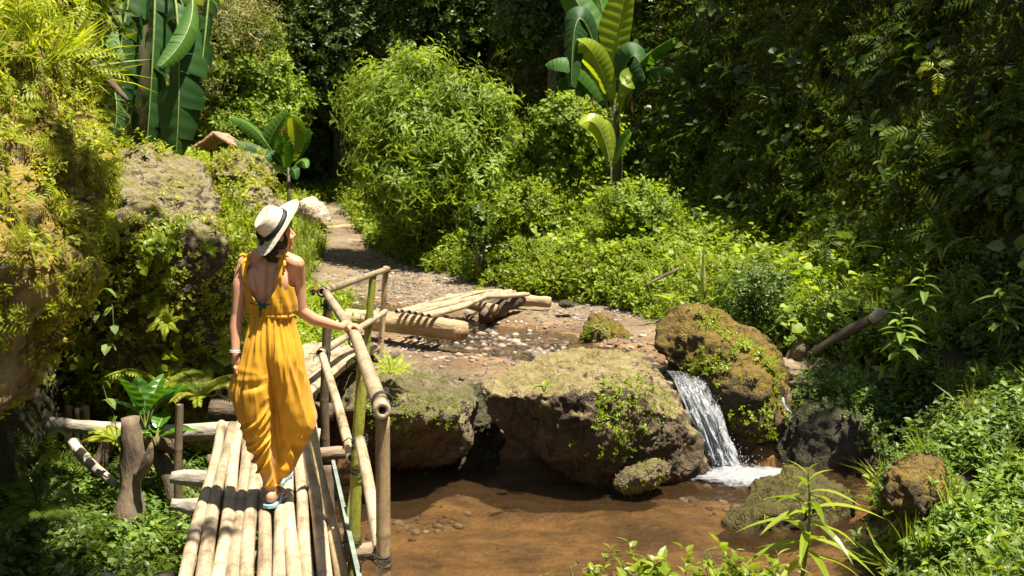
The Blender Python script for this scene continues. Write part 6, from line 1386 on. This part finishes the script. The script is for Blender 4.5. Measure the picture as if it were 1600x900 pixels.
# top: cloth shell around the torso with the deep V at the back
V = []; F = []; nz_, na = 66, 140; z0, z1 = wz(494), wz(402); keepv = {}
def ring_at(z):
    py = 300 + (CAMZ - z) * S
    return np.interp(py, [400, 412, 425, 440, 460, 475, 486, 494], [.150, .152, .150, .145, .140, .139, .133, .118]), np.interp(py, [400, 412, 425, 440, 460, 475, 486, 494], [.085, .09, .095, .105, .108, .104, .098, .092])
me_pts = []
for i in range(nz_ + 1):
    z = z0 + (z1 - z0) * i / nz_; rx, ry = ring_at(z)
    for k in range(na):
        a = k / na * 2 * math.pi; ca, sa = math.cos(a), math.sin(a); e = 2 / 2.4
        x = rx * abs(ca) ** e * (1 if ca > 0 else -1); y = ry * abs(sa) ** e * (1 if sa > 0 else -1) + .008
        py = 300 + (CAMZ - z) * S
        f_ = .004 * math.sin(a * 30 + 2 * math.sin(z * 20)) * min(1, max(0, (py - 455) / 30)) + .004 * math.sin(a * 11 + z * 35) * min(1, max(0, (py - 430) / 30))
        bl_ = 1 + f_ / .14
        me_pts.append((x * bl_, y * bl_, z, py))
V = [T(q[0], q[1], q[2]) for q in me_pts]
def keep(q):
    x, y, z, py = q
    if y < 0.02:   # back
        v = np.interp(py, [402, 425, 440, 455, 472, 477], [.106, .098, .088, .062, .012, 0]); v2 = np.interp(py, [402, 418, 432, 450, 470], [.120, .113, .120, .15, .2])
        return v < abs(x) < v2 or py > 476
    v = np.interp(py, [402, 440, 455], [.09, .03, 0]); v2 = np.interp(py, [402, 418, 432, 448], [.115, .11, .12, .2]); return v < abs(x) < v2 or py > 456
for i in range(nz_):
    for k in range(na):
        q = (i * na + k, i * na + (k + 1) % na, (i + 1) * na + (k + 1) % na, (i + 1) * na + k)
        if all(keep(me_pts[j]) for j in q): F.append(q)
top = obj('jumpsuit_top', mesh('jumpsuit_top', V, F, M['cloth']), per)
bmx = bmesh.new(); bmx.from_mesh(top.data); bmesh.ops.delete(bmx, geom=[v for v in bmx.verts if not v.link_faces], context='VERTS')
for _ in range(3): bmesh.ops.smooth_vert(bmx, verts=[v for v in bmx.verts if v.is_boundary], factor=.5, use_axis_x=True, use_axis_y=True, use_axis_z=True)
bmx.to_mesh(top.data); bmx.free()
md = top.modifiers.new('t', 'SOLIDIFY'); md.thickness = .004; md.offset = 0
def strap(pts, r, nm='strap', flat=2.2, mt='cloth'):
    V, F = tube(np.array(pts), r, 8); return obj(nm, mesh(nm, V, F, M[mt]), per)
# shoulder straps: gathered bands over the shoulders with tied bows and hanging ends
for s_, xs, bx in ((-1, -.108, wx(378)), (1, .100, wx(446))):
    mb = MB(); r_ = random.Random(5 + s_)
    for k in range(4):
        o_ = (k - 1.5) * .006
        mb.add(*limb([T(xs + o_ + s_ * .0, -.078, wz(440)), T(xs + o_, -.082, wz(428)), T(xs + o_ * .8, -.060, wz(409)), T(xs + o_, .0, wz(399)), T(xs + o_, .06, wz(409)), T(xs * .9 + o_, .098, wz(430))], [.0050] * 6, 5))
    k0 = np.array(T(xs + s_ * .004, -.045, wz(402)))
    mb.add(*ell(k0, (.013, .013, .012)))
    for (ex, ey, ez) in ((-.03, -.02, .012), (.03, -.015, .014), (-.022, -.025, -.03), (.014, -.028, -.035)):
        e = k0 + np.array((ex, ey, ez)); mb.add(*limb([k0, (k0 + e) / 2 + (0, 0, .012 if ez > 0 else 0), e], [.006, .012, .006], 5))
    mb.add(*limb([k0, k0 + (s_ * .012 - .004, -.025, -.04), k0 + (s_ * .016 - .006, -.022, -.105 if s_ < 0 else -.06)], [.005, .008, .006], 5))
    V, F = mb.get(); o = remesh('shoulder_tie', [(V, F)], .003, M['cloth'], 2, None, per)
# belt: twisted narrow sash at the waist
pts = []
for k in range(73):
    a = k / 72 * 2 * math.pi; rx, ry = .1275, .097; ca, sa = math.cos(a), math.sin(a); pts.append(T(rx * abs(ca) ** .85 * (1 if ca > 0 else -1), ry * abs(sa) ** .85 * (1 if sa > 0 else -1) + .008, wz(492) + .003 * math.sin(3 * a)))
pts = np.array(pts); V = []; F = []
for k, q in enumerate(pts[:-1]):
    c_ = np.array(T(0, 0, q[2])); d_ = (q - c_) / np.linalg.norm(q - c_)
    for (ro, zo) in ((0, -.010), (.004, -.005), (.0045, .004), (0, .010), (-.004, 0)): V.append(q + d_ * ro + np.array([0, 0, zo]))
for k in range(72):
    for j in range(5): a = k * 5 + j; b = k * 5 + (j + 1) % 5; c2 = ((k + 1) % 72) * 5; F.append((a, b, c2 + (j + 1) % 5, c2 + j))
obj('belt', mesh('belt', V, F, M['cloth']), per)
# hanging trouser cuff, green bikini tie, bracelet, sandals
M['green_tie'] = simple('dark green cord', (.012, .06, .03), .6, .3, 60, .001)
k0 = np.array(T(.004, -.104, wz(473))); mb = MB()
mb.add(*ell(k0, (.008, .008, .007)))
for e in ((-.030, -.004, .002), (.030, -.004, .004), (-.012, -.008, -.03), (.018, -.010, -.020), (-.022, .0, .014), (.026, -.0, -.012)): mb.add(*limb([k0, k0 + np.array(e) * .6 + (0, -.004, .004), k0 + np.array(e)], [.004, .006, .003], 4))
mb.add(*limb([k0, k0 + (-.003, -.012, -.04), k0 + (-.012, -.012, -.068)], [.004, .005, .003], 4))
for s_ in (-1, 1): mb.add(*limb([k0, T(s_ * .06, -.092, wz(472)), T(s_ * .10, -.07, wz(468))], [.0032] * 3, 5))
obj('bikini_tie', mesh('bikini_tie', *mb.get(), M['green_tie']), per)
q = (WLn * .8 + np.array(EL) * .2 * 1.0); ax = np.array(WL) - np.array(EL); mb = MB(); a = np.linspace(0, 2 * np.pi, 25)
for off in (0, .009): mb.add(*tube(np.stack([np.cos(a) * .027, np.sin(a) * .027, 0 * a + off], -1) @ np.array(Vector(ax).to_track_quat('Z', 'Y').to_matrix()).T + WLn + np.array((0, -.005, .018)), .0026, 6))
obj('bracelet', mesh('bracelet', *mb.get(), simple('silver beads', (.6, .58, .55), .3, .3, 200, .001)), per)
M['rubber'] = simple('pale blue rubber', (.23, .36, .42), .5, .1, 30, .001)
for fx_, fy_, rz in ((416, 0.0, -.06), (800 + wy(428, .42) * S, .42, -.05)):
    b = bmesh.new(); V = []
    out_l = [(-.030, -.066), (-.036, -.04), (-.034, 0), (-.036, .06), (-.045, .11), (-.044, .16), (-.030, .195), (0, .205), (.028, .19), (.042, .155), (.044, .11), (.036, .06), (.034, 0), (.036, -.04), (.030, -.066), (0, -.078)]
    vs = [b.verts.new((x, y, 0)) for x, y in out_l]; f = b.faces.new(vs); r = bmesh.ops.extrude_face_region(b, geom=[f]); bmesh.ops.translate(b, vec=(0, 0, .017), verts=[v for v in r['geom'] if isinstance(v, bmesh.types.BMVert)])
    bmesh.ops.bevel(b, geom=[e for e in b.edges], offset=.003, segments=2); bmesh.ops.recalc_face_normals(b, faces=b.faces); me = bpy.data.meshes.new('sandal'); b.to_mesh(me); b.free(); me.materials.append(M['rubber'])
    Ms = Matrix.Translation((wx(fx_), YW + fy_, .002)) @ Matrix.Rotation(rz, 4, 'Z'); sd2 = obj('sandal', me, per, Ms)
    mb = MB()
    for s_ in (-1, 1): mb.add(*limb([(s_ * .036, .02, .012), (s_ * .038, .045, .042), (s_ * .022, .09, .070), (0, .135, .058), (0, .14, .03)], [.006, .007, .007, .006, .005], 6))
    obj('sandal_strap', mesh('sandal_strap', *mb.get(), M['rubber']), sd2, Ms)
